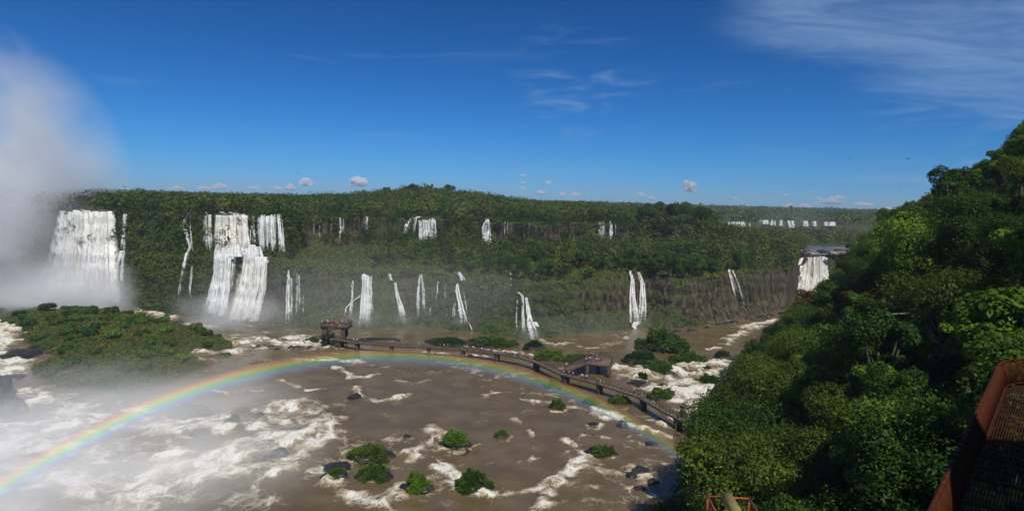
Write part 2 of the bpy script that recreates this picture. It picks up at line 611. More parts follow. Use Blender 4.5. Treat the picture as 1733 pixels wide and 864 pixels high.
cliff = np.isin(SEC, (1, 3, 6))[:, None] * np.ones(nc)
disp = 3.0 * fbm(P0 * 0.07, 4, 11) + 1.9 * vnoise(P0 * np.array([0.40, 0.40, 0.05]), 12) + 0.8 * vnoise(P0 * np.array([0.9, 0.9, 0.2]), 15)
led = P0[..., 2] / 5.2 + 0.9 * fbm(P0 * np.array([0.035, 0.035, 0.02]), 3, 16)
led = led - np.floor(led)
disp = disp - 1.7 * led ** 2 * smooth(3, 8, P0[..., 2])                 # broken ledges, step over step
sec3 = np.where(SEC == 3)[0]
t3 = (np.arange(len(sec3)) / len(sec3))[:, None]
RR = RR - cliff * disp
RR[sec3] += 3.5 * np.sin(np.pi * np.clip((t3 - 0.05) / 0.85, 0, 1)) * prof([0, 480, 520, 1180, 1260, 1750], [0.2, 0.2, 1, 1, 0, 0])
for a in range(1, nr):                       # keep the rows in order
    RR[a] = np.maximum(RR[a], RR[a - 1] + 0.02)
zn = np.where((SEC >= 4)[:, None], 2.2 * fbm(P0 * 0.012, 4, 13) * smooth(0, 60, RR - r4), 0) + np.where((SEC == 2)[:, None], 1.4 * fbm(P0 * 0.06, 3, 14) * smooth(0, 8, RR - r2) * smooth(0, 8, r3 - RR), 0)
shelf = (TT > theta_of(1348)) & np.isin(SEC, (2, 3, 4, 5))[:, None]
ZZ = ZZ + np.where(shelf, 0, zn)
TV = np.stack([RR * np.sin(TT), RR * np.cos(TT), ZZ], -1).reshape(-1, 3)
ii = (np.arange(nr - 1)[:, None] * nc + np.arange(nc - 1)[None]).ravel()
TQ = np.stack([ii, ii + 1, ii + nc + 1, ii + nc], 1)
pxcol = project(np.stack([300 * np.sin(TH), 300 * np.cos(TH), TH * 0 + 20], 1))[0]
rockp = np.zeros((nr, nc))
up_rock = np.interp(pxcol, [0, 480, 520, 600, 690, 800, 840, 960, 1000, 1110, 1180, 1230], [0.1, 0.15, 0.65, 0.75, 0.6, 0.5, 0.8, 0.8, 0.75, 0.8, 0.4, 0.3])
lo_rock = np.interp(pxcol, [0, 330, 345, 440, 500, 560, 700, 800, 860, 960, 1040, 1100, 1180, 1345, 1400], [0.25, 0.28, 0.55, 0.55, 0.5, 0.45, 0.5, 0.5, 0.5, 0.48, 0.6, 0.68, 0.76, 0.82, 0.5])
rockp[SEC == 3] = up_rock
rockp[SEC == 1] = lo_rock
rockp[SEC == 6] = 0.85
rockp[SEC == 0] = 0.9
zf = (ZZ / np.maximum(z2, 1))
rockp = np.where((SEC == 1)[:, None] & (zf < 0.14), np.maximum(rockp, np.interp(pxcol, [0, 900, 1100, 1200], [0.3, 0.3, 0.6, 0.9])), rockp)
redp = np.where((SEC == 3)[:, None], 1.0, 0.15) * np.interp(pxcol, [500, 600, 1000, 1200], [0.2, 1, 1, 0.3])
terrain = link('terrain', mesh_np('terrain', TV, [TQ], M_TERR, {'rock': rockp.ravel(), 'red': redp.ravel()}))
tag(terrain, kind='structure')
BT = BVHTree.FromPolygons(TV.tolist(), TQ.tolist())


def cast(px, py):
    d = ray(px, py)
    h = BT.ray_cast(Vector(CAM), Vector(d))
    return (np.array(h[0]), h[3]) if h[0] is not None else (None, None)


# ------------------------------------------------------------------ right bank hillside
BY = [-60, 20, 60, 105, 128, 150, 180, 215, 250, 300, 350, 420]
BX = [-45, -15, 5, 28, 40, 47, 60, 82, 108, 146, 190, 260]


def bank_s(x, y):
    return (x - np.interp(y, BY, BX)) * 0.90


def hill_h(x, y):
    s = bank_s(x, y)
    h = np.where(s < 0, s * 0.5, s * 1.06)
    h = np.where(h > 58, 58 + 20 * np.tanh((h - 58) / 30), h)
    return h + 1.6 * fbm(np.stack([x * 0.06, y * 0.06, x * 0], -1), 4, 21) * smooth(0, 10, s)


gx, gy = np.meshgrid(np.arange(-60, 330, 2.0), np.arange(-60, 405, 2.0))
gz = np.maximum(hill_h(gx, gy), -6)
HV = np.stack([gx, gy, gz], -1).reshape(-1, 3)
a, b = gx.shape
ii = (np.arange(a - 1)[:, None] * b + np.arange(b - 1)[None]).ravel()
HQ = np.stack([ii, ii + 1, ii + b + 1, ii + b], 1)
HQ = HQ[(HV[HQ][:, :, 2].max(1) > -5.9)]
hill = link('hillside', mesh_np('hillside', HV, [HQ], M_TERR, {'rock': np.full(len(HV), 0.12), 'red': np.zeros(len(HV))}))
tag(hill, kind='structure')

# ------------------------------------------------------------------ left island ground
def poly_sd(P, poly):
    """signed distance in plan, positive inside"""
    d = np.full(len(P), 1e9)
    ins = np.zeros(len(P), bool)
    for p, q in zip(poly, np.roll(poly, -1, 0)):
        e = q - p
        t = np.clip(((P - p) @ e) / (e @ e), 0, 1)
        d = np.minimum(d, np.linalg.norm(P - p - t[:, None] * e, axis=1))
        c = ((p[1] > P[:, 1]) != (q[1] > P[:, 1])) & (P[:, 0] < (q[0] - p[0]) * (P[:, 1] - p[1]) / (q[1] - p[1] + 1e-12) + p[0])
        ins ^= c
    return np.where(ins, d, -d)


isl_px = [(-120, 525), (-60, 503), (0, 508), (40, 516), (90, 530), (150, 532), (200, 534), (250, 540), (300, 550), (350, 563), (392, 580), (394, 595), (360, 596), (330, 590), (312, 602), (352, 618), (300, 640), (245, 655), (210, 668), (150, 660), (100, 650), (60, 640), (55, 625), (95, 606), (70, 592), (40, 575), (35, 555), (0, 545), (-60, 545)]
ISL = np.array([at_z(x, y, 0)[:2] for x, y in isl_px])
xs = np.arange(ISL[:, 0].min() - 6, ISL[:, 0].max() + 6, 1.0)
ys = np.arange(ISL[:, 1].min() - 6, ISL[:, 1].max() + 6, 1.0)
gx, gy = np.meshgrid(xs, ys)
G2 = np.stack([gx.ravel(), gy.ravel()], 1)
isd = poly_sd(G2, ISL) + 2.5 * fbm(np.stack([G2[:, 0] * 0.1, G2[:, 1] * 0.1, G2[:, 0] * 0], 1), 3, 31)
ih = np.where(isd > 0, 4.6 * np.tanh(isd / 10) + 0.7 * fbm(np.stack([G2[:, 0] * 0.15, G2[:, 1] * 0.15, G2[:, 0] * 0], 1), 3, 32) * smooth(0, 6, isd), isd * 0.6)
IV = np.stack([G2[:, 0], G2[:, 1], np.maximum(ih, -3)], 1)
a, b = gx.shape
ii = (np.arange(a - 1)[:, None] * b + np.arange(b - 1)[None]).ravel()
IQ = np.stack([ii, ii + 1, ii + b + 1, ii + b], 1)
IQ = IQ[IV[IQ][:, :, 2].max(1) > -2.9]
island = link('island', mesh_np('island', IV, [IQ], M_TERR, {'rock': np.clip(0.9 - isd / 3, 0.12, 0.95), 'red': np.zeros(len(IV))}))
tag(island, kind='structure')

# ------------------------------------------------------------------ river
xs = np.arange(-300, 200, 0.75)
ys = np.arange(60, 420, 0.75)
gx, gy = np.meshgrid(xs, ys)
WP = np.stack([gx.ravel(), gy.ravel()], 1)
wpx, wpy = project(np.stack([WP[:, 0], WP[:, 1], WP[:, 0] * 0], 1))
foam = np.zeros(len(WP))


def stroke(pts, wid, s):
    """a reach of broken water along a line on the river, wid metres to each side"""
    global foam
    q = np.array([at_z(x, y, 0)[:2] for x, y in pts])
    d = np.full(len(WP), 1e9)
    for p, e in zip(q[:-1], q[1:] - q[:-1]):
        t = np.clip(((WP - p) @ e) / (e @ e + 1e-9), 0, 1)
        d = np.minimum(d, np.linalg.norm(WP - p - t[:, None] * e, axis=1))
    foam = np.maximum(foam, s * np.exp(-(d / (wid * (0.85 if wid < 3.1 else 1.1))) ** 2))


def patch(pts, soft, s):
    global foam
    d = poly_sd(WP, np.array([at_z(x, y, 0)[:2] for x, y in pts]))
    foam = np.maximum(foam, s * smooth(-soft * 1.3, soft * 1.3, d))


patch([(-120, 510), (40, 512), (40, 575), (60, 600), (40, 640), (-100, 640)], 5, 0.92)
patch([(-150, 640), (100, 650), (220, 680), (420, 690), (480, 760), (470, 870), (-200, 870)], 9, 0.72)
patch([(400, 700), (450, 680), (520, 668), (585, 690), (590, 720), (545, 760), (520, 790), (470, 770), (450, 735)], 5, 0.80)
stroke([(440, 722), (480, 735), (530, 752), (560, 735)], 4.5, 0.95)
stroke([(400, 770), (470, 800), (520, 780), (560, 800), (600, 840), (640, 862)], 4, 0.72)
stroke([(500, 690), (560, 690), (600, 680)], 4, 0.7)
stroke([(330, 593), (400, 596), (420, 600)], 4, 0.9)
stroke([(395, 580), (440, 573), (500, 570), (540, 578)], 5, 0.98)
stroke([(400, 596), (470, 580), (540, 584)], 7, 0.85)
stroke([(430, 610), (560, 606), (600, 612)], 5, 0.66)
stroke([(565, 618), (600, 640), (650, 632)], 2.6, 0.88)
stroke([(605, 655), (612, 670), (640, 680), (690, 668)], 2.4, 0.80)
stroke([(690, 765), (740, 745), (725, 720)], 2.6, 0.74)
stroke([(690, 768), (740, 775), (765, 800), (790, 830), (830, 836), (900, 828), (960, 800), (985, 775)], 2.8, 0.86)
stroke([(730, 790), (760, 770), (780, 765)], 2.2, 0.85)
stroke([(560, 815), (600, 845), (650, 850), (690, 820)], 3.2, 0.84)
stroke([(900, 862), (930, 830), (960, 795)], 3, 0.66)
for q_ in ([(650, 700), (690, 720), (730, 715), (760, 735)], [(860, 700), (900, 730), (905, 770), (880, 800)], [(470, 640), (520, 660), (560, 655)], [(760, 660), (820, 668), (870, 660)], [(985, 735), (1040, 742), (1085, 735)], [(930, 850), (1000, 842), (1050, 850)],
           [(580, 740), (600, 770), (590, 800)], [(640, 640), (700, 648), (740, 640)], [(880, 780), (930, 770), (975, 760)], [(330, 650), (380, 665), (440, 660)]):
    stroke(q_, 1.6, 0.58)
stroke([(955, 742), (975, 757), (1000, 772)], 2, 0.85)
stroke([(880, 675), (930, 680), (980, 690), (1010, 700)], 2, 0.76)
stroke([(1005, 690), (1040, 700), (1070, 718), (1110, 732), (1140, 742)], 2.6, 0.96)
stroke([(1000, 700), (1025, 708)], 2.5, 1.0)
stroke([(1060, 690), (1110, 712), (1150, 728)], 3, 0.7)
stroke([(1060, 745), (1100, 750)], 1.8, 0.8)
stroke([(1060, 830), (1090, 815), (1100, 835)], 2, 0.7)
stroke([(720, 595), (770, 600), (830, 604), (870, 612), (905, 616)], 2.4, 0.84)
stroke([(820, 590), (880, 598), (920, 605)], 1.8, 0.95)
stroke([(600, 590), (680, 596)], 2.0, 0.66)
patch([(1040, 640), (1075, 618), (1140, 625), (1190, 612), (1260, 610), (1260, 690), (1200, 690), (1130, 680), (1100, 665)], 4, 0.90)
stroke([(1045, 625), (1080, 630), (1110, 640)], 3, 1.0)
stroke([(1160, 622), (1200, 620), (1250, 640)], 5, 1.0)
stroke([(1190, 688), (1160, 695), (1120, 690), (1090, 680)], 2.2, 0.9)
stroke([(1085, 672), (1130, 700), (1185, 728)], 2.0, 0.95)
stroke([(205, 518), (240, 522), (300, 540)], 4, 0.95)
stroke([(300, 545), (350, 552), (440, 556)], 5, 0.6)
stroke([(1225, 580), (1260, 560), (1290, 548), (1340, 536)], 4, 0.78)
stroke([(1255, 552), (1320, 540)], 3, 0.95)
stroke([(1190, 592), (1215, 588)], 2, 0.9)
stroke([(970, 575), (1000, 590), (1075, 565)], 5, 0.55)
stroke([(915, 575), (940, 585), (965, 578)], 3, 0.7)
foam = np.maximum(foam, np.interp(WP[:, 0], [-120, -40, 60], [0.42, 0.30, 0.22]) + 0.24 * fbm(np.stack([WP[:, 0] * 0.03, WP[:, 1] * 0.03, WP[:, 0] * 0], 1), 3, 40))
for a_, b_, c_ in [(770, 755, 56), (848, 740, 28), (628, 776, 74), (705, 832, 54), (800, 832, 66), (632, 810, 64), (567, 808, 44), (1018, 770, 52), (942, 690, 32), (396, 720, 28), (475, 772, 40), (600, 675, 36), (1085, 800, 40), (1004, 720, 22)]:
    stroke([(a_ - c_ * 0.55, b_ - 2), (a_ - c_ * 0.3, b_ + 6), (a_ + c_ * 0.35, b_ + 6), (a_ + c_ * 0.7, b_ - 3)], 1.3, 0.62)
rag = 1 - 3.2 * np.abs(fbm(np.stack([WP[:, 0] * 0.075, WP[:, 1] * 0.075, WP[:, 0] * 0 + 5], 1), 5, 45, 0.6))
foam = np.where(foam > 0.2, foam + (0.42 * (rag - 0.35) + 0.22 * fbm(np.stack([WP[:, 0] * 0.28, WP[:, 1] * 0.28, WP[:, 0] * 0 + 8], 1), 3, 49)) * smooth(0.2, 0.45, foam), foam)
foam += 0.10 * fbm(np.stack([WP[:, 0] * 0.08, WP[:, 1] * 0.08, WP[:, 0] * 0], 1), 4, 41)
w3 = np.stack([WP[:, 0], WP[:, 1], WP[:, 0] * 0], 1)
turb = smooth(0.5, 1.0, foam)
wz = 0.10 * fbm(w3 * 0.25, 3, 42) + turb * (1.3 * fbm(w3 * np.array([0.28, 0.2, 1]), 4, 43) + 0.5 * (1 - 2 * np.abs(fbm(w3 * 0.16, 3, 44))))
wz += 1.3 * np.exp(-(poly_sd(WP, np.array([at_z(x, y, 0)[:2] for x, y in [(1060, 625), (1190, 605), (1270, 610), (1270, 660), (1180, 655)]])).clip(-50, 0) / 8) ** 2) * turb
WV = np.stack([WP[:, 0], WP[:, 1], wz], 1)
a, b = gx.shape
ii = (np.arange(a - 1)[:, None] * b + np.arange(b - 1)[None]).ravel()
WQ = np.stack([ii, ii + 1, ii + b + 1, ii + b], 1)
river = link('river_water', mesh_np('river_water', WV, [WQ], M_WATER, {'foam': np.clip(foam, 0, 1.05)}, shade=True))
tag(river, kind='structure')
bed = MB()
bed.box((0, 200, -7.5), (3000, 900, 1.0))
tag(bed.build('riverbed', M_ROCK), kind='structure')
mo = MB()
for (x0, x1, y0, y1) in ((-900, -299.5, 60, 420), (199.5, 900, 60, 420), (-900, 900, -250, 60.5)):
    mo.raw([(x0, y0, -0.12), (x1, y0, -0.12), (x1, y1, -0.12), (x0, y1, -0.12)], [(0, 1, 2, 3)])
tag(mo.build('outer_river_water', M_WATER), kind='structure')

# upper river above the far white fall
sh = at_z(1380, 432, 24.6)
xs = np.arange(120, 520, 2.0)
ys = np.arange(330, 800, 2.0)
gx, gy = np.meshgrid(xs, ys)
tt = np.arctan2(gx, gy)
rr = np.hypot(gx, gy)
U = np.stack([gx.ravel(), gy.ravel(), np.full(gx.size, 24.9)], 1)
uf = 0.40 + 0.6 * fbm(U * np.array([0.03, 0.07, 0]), 3, 46).ravel() + 0.2 * smooth(20, 0, rr.ravel() - np.interp(tt.ravel(), TH, r2))
U[:, 2] += 0.35 * fbm(U * np.array([0.08, 0.14, 0]), 3, 47) - 0.9 * smooth(0.1, -0.3, fbm(U * np.array([0.05, 0.1, 0]), 3, 48)) * 0.9
a, b = gx.shape
ii = (np.arange(a - 1)[:, None] * b + np.arange(b - 1)[None]).ravel()
UQ = np.stack([ii, ii + 1, ii + b + 1, ii + b], 1)
cT, cR = tt.ravel()[UQ].mean(1), rr.ravel()[UQ].mean(1)
keep = (cT > theta_of(1349)) & (cR > np.interp(cT, TH, r2) - 1) & (cR < np.interp(cT, TH, r2) + 110)
tag(link('upper_river_water', mesh_np('upper_river_water', U, [UQ[keep]], M_WATER, {'foam': uf}, shade=True)), kind='structure')


# ------------------------------------------------------------------ waterfalls
def strand(pts, off=1.2, op=0.7, cream=0.0, bulge=0.5, seed=0, nu=7, wob=0.4):
    """one thread or sheet of falling water, following the rock behind it"""
    pts = np.array(pts, float)
    L = np.concatenate([[0], np.cumsum(np.linalg.norm(np.diff(pts[:, :2], axis=0), axis=1))])
    n = max(8, int(L[-1] / 2.2))
    s = np.linspace(0, L[-1], n)
    x, y, wd = (np.interp(s, L, pts[:, i]) for i in range(3))
    x = x + wob * fbm(np.stack([s * 0.11, s * 0, s * 0 + seed * 3.7], 1), 3, 51 + seed) * 2.0
    wd = wd * (1 + 0.28 * fbm(np.stack([s * 0.13, s * 0, s * 0 + seed * 1.3], 1), 3, 52 + seed))
    r = []
    for a, c in zip(x, y):
        h, _ = cast(a, c)
        r.append(math.hypot(h[0], h[1]) if h is not None else 9e3)
    r = np.array(r)
    lo = np.median(r[n // 2:])
    r[-1] = min(r[-1], lo + 4)
    for i in range(n - 2, -1, -1):
        r[i] = min(max(r[i], r[i + 1] - 0.4), r[i + 1] + 1.6)
    wd = wd * 0.9
    r = np.convolve(np.pad(r, 2, 'edge'), np.ones(5) / 5, 'valid') - off
    d = ray(x, y)
    c = CAM + d * (r / np.hypot(d[:, 0], d[:, 1]))[:, None]
    radial = np.stack([d[:, 0], d[:, 1], d[:, 0] * 0], 1)
    radial /= np.linalg.norm(radial, axis=1, keepdims=True)
    tang = np.stack([radial[:, 1], -radial[:, 0], radial[:, 0] * 0], 1)
    wm = wd * r / F
    u = np.linspace(-1, 1, nu)
    rings = []
    for q in u:
        b = (1 - q * q) * bulge * np.minimum(wm, 3.0) * 0.5
        rings.append(c + tang * (q * wm / 2)[:, None] - radial * b[:, None])
    for q in u[1:-1][::-1]:
        rings.append(c + tang * (q * wm / 2)[:, None] + radial * 0.12)
    V = np.stack(rings, 1)
    m = V.shape[1]
    V = V + 0.25 * np.minimum(wm, 2)[:, None, None] * fbm(V * np.array([0.9, 0.9, 0.14]), 3, 53 + seed)[..., None] * (-radial[:, None, :])
    a = np.arange(n - 1)[:, None] * m
    j = np.arange(m)[None]
    Q = np.stack([a + j, a + (j + 1) % m, a + m + (j + 1) % m, a + m + j], -1).reshape(-1, 4)
    e = 1 - np.abs(np.concatenate([u, u[1:-1][::-1]]))
    o = np.tile(op - 0.10 - 0.55 * (1 - smooth(0, 0.55, e))[None], (n, 1)) - (0.85 if L[-1] > 25 else 0.1) * (smooth(0.55, 1.05, s / L[-1]))[:, None]
    return V.reshape(-1, 3), Q, o.ravel(), np.full(n * m, cream)


def fall_mesh(name, strands, parent=None):
    V, Q, O, K, n = [], [], [], [], 0
    full = []
    for i, sdef in enumerate(strands):
        wmax = max(p_[2] for p_ in sdef['pts'])
        rs = random.Random(i * 31 + len(strands) * 7 + int(sdef['pts'][0][0]))
        if wmax > 4.5 and len(strands) < 12:
            full.append({**sdef, 'op': sdef.get('op', 0.7) - 0.30, 'pts': [(x_, y_, w_ * 1.15) for x_, y_, w_ in sdef['pts']]})
            for j in range(3 if wmax < 9 else 5):
                lat = [rs.uniform(-0.42, 0.42)]
                for _ in sdef['pts'][1:]:
                    lat.append(max(-0.45, min(0.45, lat[-1] + rs.uniform(-0.22, 0.22))))
                cut = rs.uniform(0, 0.06)
                full.append({**sdef, 'op': sdef.get('op', 0.7) + rs.uniform(-0.05, 0.22), 'off': sdef.get('off', 1.2) + 0.25 * j, 'wob': 0.6, 'pts': [(x_ + w_ * l_, y_ + (cut * 40 if k_ == 0 else 0) * rs.random(), w_ * rs.uniform(0.26, 0.46)) for k_, ((x_, y_, w_), l_) in enumerate(zip(sdef['pts'], lat))]})
        else:
            full.append(sdef)
    for i, sdef in enumerate(full):
        v, q, o, c = strand(**{'seed': i + len(strands), **sdef})
        V.append(v)
        Q.append(q + n)
        O.append(o)
        K.append(c)
        n += len(v)
    me = mesh_np(name, np.concatenate(V), [np.concatenate(Q)], M_FALL, {'op': np.concatenate(O), 'cream': np.concatenate(K)}, shade=True)
    return link(name, me, parent)


S = lambda pts, **kw: dict(pts=pts, **kw)


def curtain(x0, x1, yt, yb, n, flare=(0, 0), wob=0.5, op=0.75, cream=0.0, seed=0, jt=3, jb=4):
    rs = random.Random(seed)
    out = []
    for i in range(n):
        t = (i + 0.5) / n
        xt = x0 + (x1 - x0) * t
        xb = x0 + flare[0] + (x1 - x0 + flare[1] - flare[0]) * t
        wt_, wb_ = (x1 - x0) / n * rs.uniform(1.2, 1.9), (x1 - x0 + flare[1] - flare[0]) / n * rs.uniform(1.3, 2.0)
        y0, y1 = yt + rs.uniform(-jt, jt) * 0.6, yb + rs.uniform(-jb, jb)
        k1 = 0.5 + rs.uniform(-0.1, 0.1)
        out.append(S([(xt, y0, wt_), (xt + (xb - xt) * 0.22, y0 + (y1 - y0) * k1, (wt_ * 0.65 + wb_ * 0.35)), (xb, y1, wb_)], op=op + rs.uniform(-0.15, 0.2), cream=cream * rs.uniform(0.3, 1.2), off=2.6 + rs.uniform(0, 1.6), wob=wob))
    return out


def single_fall(label, strands, group=None):
    o = fall_mesh('waterfall', strands)
    return tag(o, label, 'waterfall', group)


# the wide one on the left, its thin neighbours, then the double fall
single_fall('broad white curtain waterfall at the left, vanishing into its own spray', curtain(105, 192, 357, 512, 13, (-30, 10), cream=0.8, seed=1, op=1.25) + [S([(104, 360, 8), (92, 430, 18), (74, 505, 28)], op=0.5), S([(98, 390, 6), (82, 450, 16), (64, 508, 26)], op=0.4), S([(194, 362, 6), (198, 430, 10), (206, 505, 16)], op=0.45), S([(150, 470, 110), (140, 512, 140)], op=0.6, off=4)] + curtain(108, 190, 358, 505, 6, (-24, 6), seed=2, op=0.8) + [S([(128, 354, 26), (150, 357, 30)], op=0.9), S([(160, 354, 20), (190, 357, 16)], op=0.8)])
single_fall('slim two-step waterfall just right of the broad white curtain', [S([(212, 362, 6), (210, 395, 7), (208, 425, 10)], op=0.85), S([(206, 424, 6), (198, 450, 7), (193, 500, 9)], op=0.8), S([(209, 424, 5), (207, 460, 7), (206, 498, 8)], op=0.75), S([(200, 426, 4), (191, 460, 5), (188, 496, 6)], op=0.6)])
single_fall('thin zigzag waterfall on the mossy cliff left of the double fall', [S([(320, 360, 3), (314, 372, 4), (312, 385, 5), (318, 400, 5), (322, 418, 4), (316, 430, 6), (312, 450, 5), (306, 475, 5), (303, 515, 6)], op=0.95), S([(321, 364, 2), (323, 400, 2.5), (327, 425, 3), (323, 436, 3)], op=0.6), S([(314, 372, 2), (316, 400, 3), (316, 424, 3)], op=0.6), S([(325, 450, 3), (322, 480, 5), (320, 512, 6)], op=0.55), S([(318, 430, 3), (316, 460, 3)], op=0.7)])
dbl = bpy.data.objects.new('double_waterfall', None)
COL.objects.link(dbl)
dbl.location = at_z(395, 543, 0)
tag(dbl, 'double-tier white waterfall, upper columns falling onto a ledge and pouring on', 'waterfall')


def part_fall(name, st):
    o = fall_mesh(name, st)
    o.parent = dbl
    o.matrix_parent_inverse = Matrix.Translation(-dbl.location)
    return o


part_fall('upper_cascade', [S([(347, 364, 4), (347, 390, 6), (347, 424, 8)], op=0.8), S([(355, 363, 5), (354, 390, 7), (354, 425, 10)], op=0.9), S([(349, 358, 3), (352, 367, 4)], op=0.7)])
part_fall('upper_cascade', curtain(366, 417, 364, 428, 8, (-4, 6), cream=1.0, seed=4, op=1.2) + [S([(375, 358, 8), (385, 364, 10)], op=0.9), S([(395, 358, 16), (398, 366, 18)], op=0.95), S([(410, 362, 10), (414, 370, 10)], op=0.8)])
part_fall('upper_cascade', [S([(429, 364, 6), (428, 385, 9), (428, 420, 13)], op=0.6), S([(427, 366, 3), (426, 395, 4), (426, 424, 6)], op=0.75)])
part_fall('upper_cascade', curtain(438, 465, 364, 424, 5, (0, 2), seed=6, op=0.75))
part_fall('upper_cascade', [S([(471, 362, 5), (473, 390, 6), (477, 426, 12)], op=0.95), S([(475, 364, 3), (478, 395, 4), (481, 426, 6)], op=0.6)])
part_fall('ledge_foam', [S([(372 + 9 * i, 414 + 3 * (i % 3), 12), (370 + 9.5 * i, 430 + 4 * ((i * 7) % 4), 16)], op=0.85, off=3 + 0.3 * (i % 4)) for i in range(8)])
part_fall('lower_cascade', curtain(364, 390, 430, 532, 5, (-16, -8), seed=7, op=1.1) + [S([(372, 430, 10), (366, 470, 12), (355, 530, 20)], op=0.9)])
part_fall('lower_cascade', [S([(398, 430, 6), (395, 452, 7), (386, 500, 12), (380, 532, 18)], op=0.85), S([(392, 430, 6), (388, 470, 8), (376, 530, 14)], op=0.7)])
part_fall('lower_cascade', curtain(414, 452, 436, 540, 8, (-26, -16), cream=0.9, seed=8, op=1.3) + [S([(430, 434, 30), (420, 470, 34), (404, 536, 48)], op=0.95, cream=0.7), S([(440, 452, 6), (440, 490, 7), (437, 530, 9)], op=0.75), S([(452, 440, 8), (443, 452, 10)], op=0.9)])

low = 'threads of water falling over the lower cliff'
single_fall('tall thin waterfall right of the double fall, above the river pool', [S([(488, 457, 3), (488, 475, 6), (487, 505, 7), (488, 550, 9)], op=0.85), S([(493, 470, 3), (493, 500, 4), (493, 545, 5)], op=0.6), S([(485, 490, 2), (485, 545, 4)], op=0.5)])
single_fall('faint veil waterfall beside the tall thin one', [S([(503, 462, 2.5), (504, 490, 4), (503, 550, 5)], op=0.42), S([(507, 465, 3), (508, 500, 4), (510, 548, 6)], op=0.36), S([(513, 498, 2), (512, 545, 3)], op=0.36)])
single_fall('white forked waterfall behind the crowded viewing deck', curtain(612, 630, 466, 550, 4, (-2, 0), seed=9, op=0.78) + [S([(616, 463, 6), (616, 490, 8), (614, 552, 14)], op=0.85), S([(622, 470, 6), (625, 500, 8), (620, 552, 12)], op=0.75), S([(597, 474, 3), (597, 500, 5), (592, 548, 7)], op=0.65), S([(610, 500, 3), (598, 508, 3), (586, 520, 4), (582, 535, 5)], op=0.8)])
single_fall('slanting waterfall with a small plume at its lip, right of the forked one', [S([(659, 463, 8), (661, 474, 8)], op=0.75), S([(669, 478, 4), (672, 500, 7), (678, 520, 10), (683, 545, 14)], op=0.8), S([(671, 490, 3), (680, 520, 5), (690, 543, 8)], op=0.5)])
single_fall('pair of thin side-by-side waterfalls mid-cliff above the walkway', [S([(711, 464, 3), (709, 490, 5), (709, 538, 7)], op=0.75), S([(713, 464, 3), (716, 490, 4), (717, 535, 6)], op=0.65)])
single_fall('hair-thin waterfall trickling short of the cliff foot', [S([(741, 476, 2.5), (740, 495, 3), (738, 512, 3)], op=0.7), S([(753, 482, 2), (753, 515, 2)], op=0.4), S([(728, 517, 2), (728, 532, 3)], op=0.5)])
single_fall('bright twisting waterfall with a leaping tail above the middle of the walkway', [S([(776, 460, 6), (780, 468, 9), (782, 474, 10)], op=0.6), S([(774, 480, 4), (773, 492, 7), (778, 512, 8), (782, 530, 10), (785, 548, 12)], op=1.0), S([(784, 490, 2), (789, 520, 3), (793, 545, 4)], op=0.5), S([(794, 546, 3), (799, 558, 3)], op=0.7), S([(769, 512, 3), (767, 542, 6)], op=0.5)])
single_fall('bright waterfall splashing on a boulder, nearest the walkway bend', [S([(876, 494, 5), (884, 500, 6), (886, 520, 5)], op=0.85), S([(891, 503, 5), (894, 530, 9), (898, 556, 16), (900, 573, 22)], op=0.95), S([(875, 507, 3), (874, 540, 3), (875, 572, 4)], op=0.7), S([(884, 515, 5), (885, 545, 7), (886, 572, 10)], op=0.45), S([(904, 544, 14), (908, 552, 10)], op=0.9)])
single_fall('little upper cascade above the boulder waterfall', [S([(864, 461, 4), (865, 473, 4)], op=0.65), S([(880, 463, 2), (879, 470, 2)], op=0.5), S([(864, 478, 3), (865, 484, 3)], op=0.4)])
single_fall('twin white waterfalls side by side above the shallow pool', [S([(1067, 458, 4), (1070, 472, 5), (1070, 500, 8), (1074, 545, 15)], op=1.0), S([(1081, 460, 4), (1087, 480, 6), (1088, 505, 9), (1086, 545, 13)], op=0.85), S([(1080, 544, 14), (1074, 552, 8), (1080, 558, 6), (1072, 564, 8)], op=0.85), S([(1080, 500, 4), (1080, 544, 8)], op=0.4)])
single_fall('lone forked waterfall on the bare dark rock at the gorge bend', [S([(1233, 454, 6), (1238, 472, 6), (1243, 495, 5), (1248, 514, 4)], op=0.8), S([(1240, 457, 4), (1249, 480, 4), (1256, 505, 6), (1260, 518, 5)], op=0.6), S([(1237, 466, 5), (1246, 490, 4), (1258, 502, 3)], op=0.55)])
single_fall('heavy white waterfall at the head of the gorge beside the dark hillside', curtain(1360, 1398, 434, 495, 8, (-8, 6), cream=0.8, seed=12, op=1.2, wob=0.8) + [S([(1364, 436, 16), (1358, 455, 24), (1361, 492, 26)], op=1.2, cream=0.5), S([(1362, 436, 10), (1359, 460, 18), (1362, 492, 20)], op=1.0), S([(1380, 434, 14), (1386, 452, 18), (1390, 470, 20)], op=0.95)])
up = 'waterfalls along the upper cliff'
single_fall('faintest thin fall, nearest the double fall on the upper cliff', [S([(531, 370, 2), (531, 406, 3)], op=0.38)])
single_fall('faint short fall in the middle of three beside the double fall', [S([(541, 381, 3), (541, 400, 4)], op=0.38)])
single_fall('faint thin fall left of the slender clear one', [S([(562, 370, 3), (560, 402, 4)], op=0.4)])
single_fall('slender clear waterfall over the upper cliff, left end of the red rock', [S([(576, 368, 3), (578, 385, 5), (577, 408, 6)], op=0.85), S([(581, 370, 2), (581, 398, 3)], op=0.6)])
single_fall('short stubby waterfall over the upper cliff', [S([(621, 366, 5), (620, 388, 8)], op=0.7)])
single_fall('fanning white waterfall leaning left over the upper cliff', [S([(710, 366, 6), (700, 370, 12), (693, 380, 14), (690, 395, 14)], op=0.9), S([(704, 368, 5), (698, 394, 6)], op=0.6)])
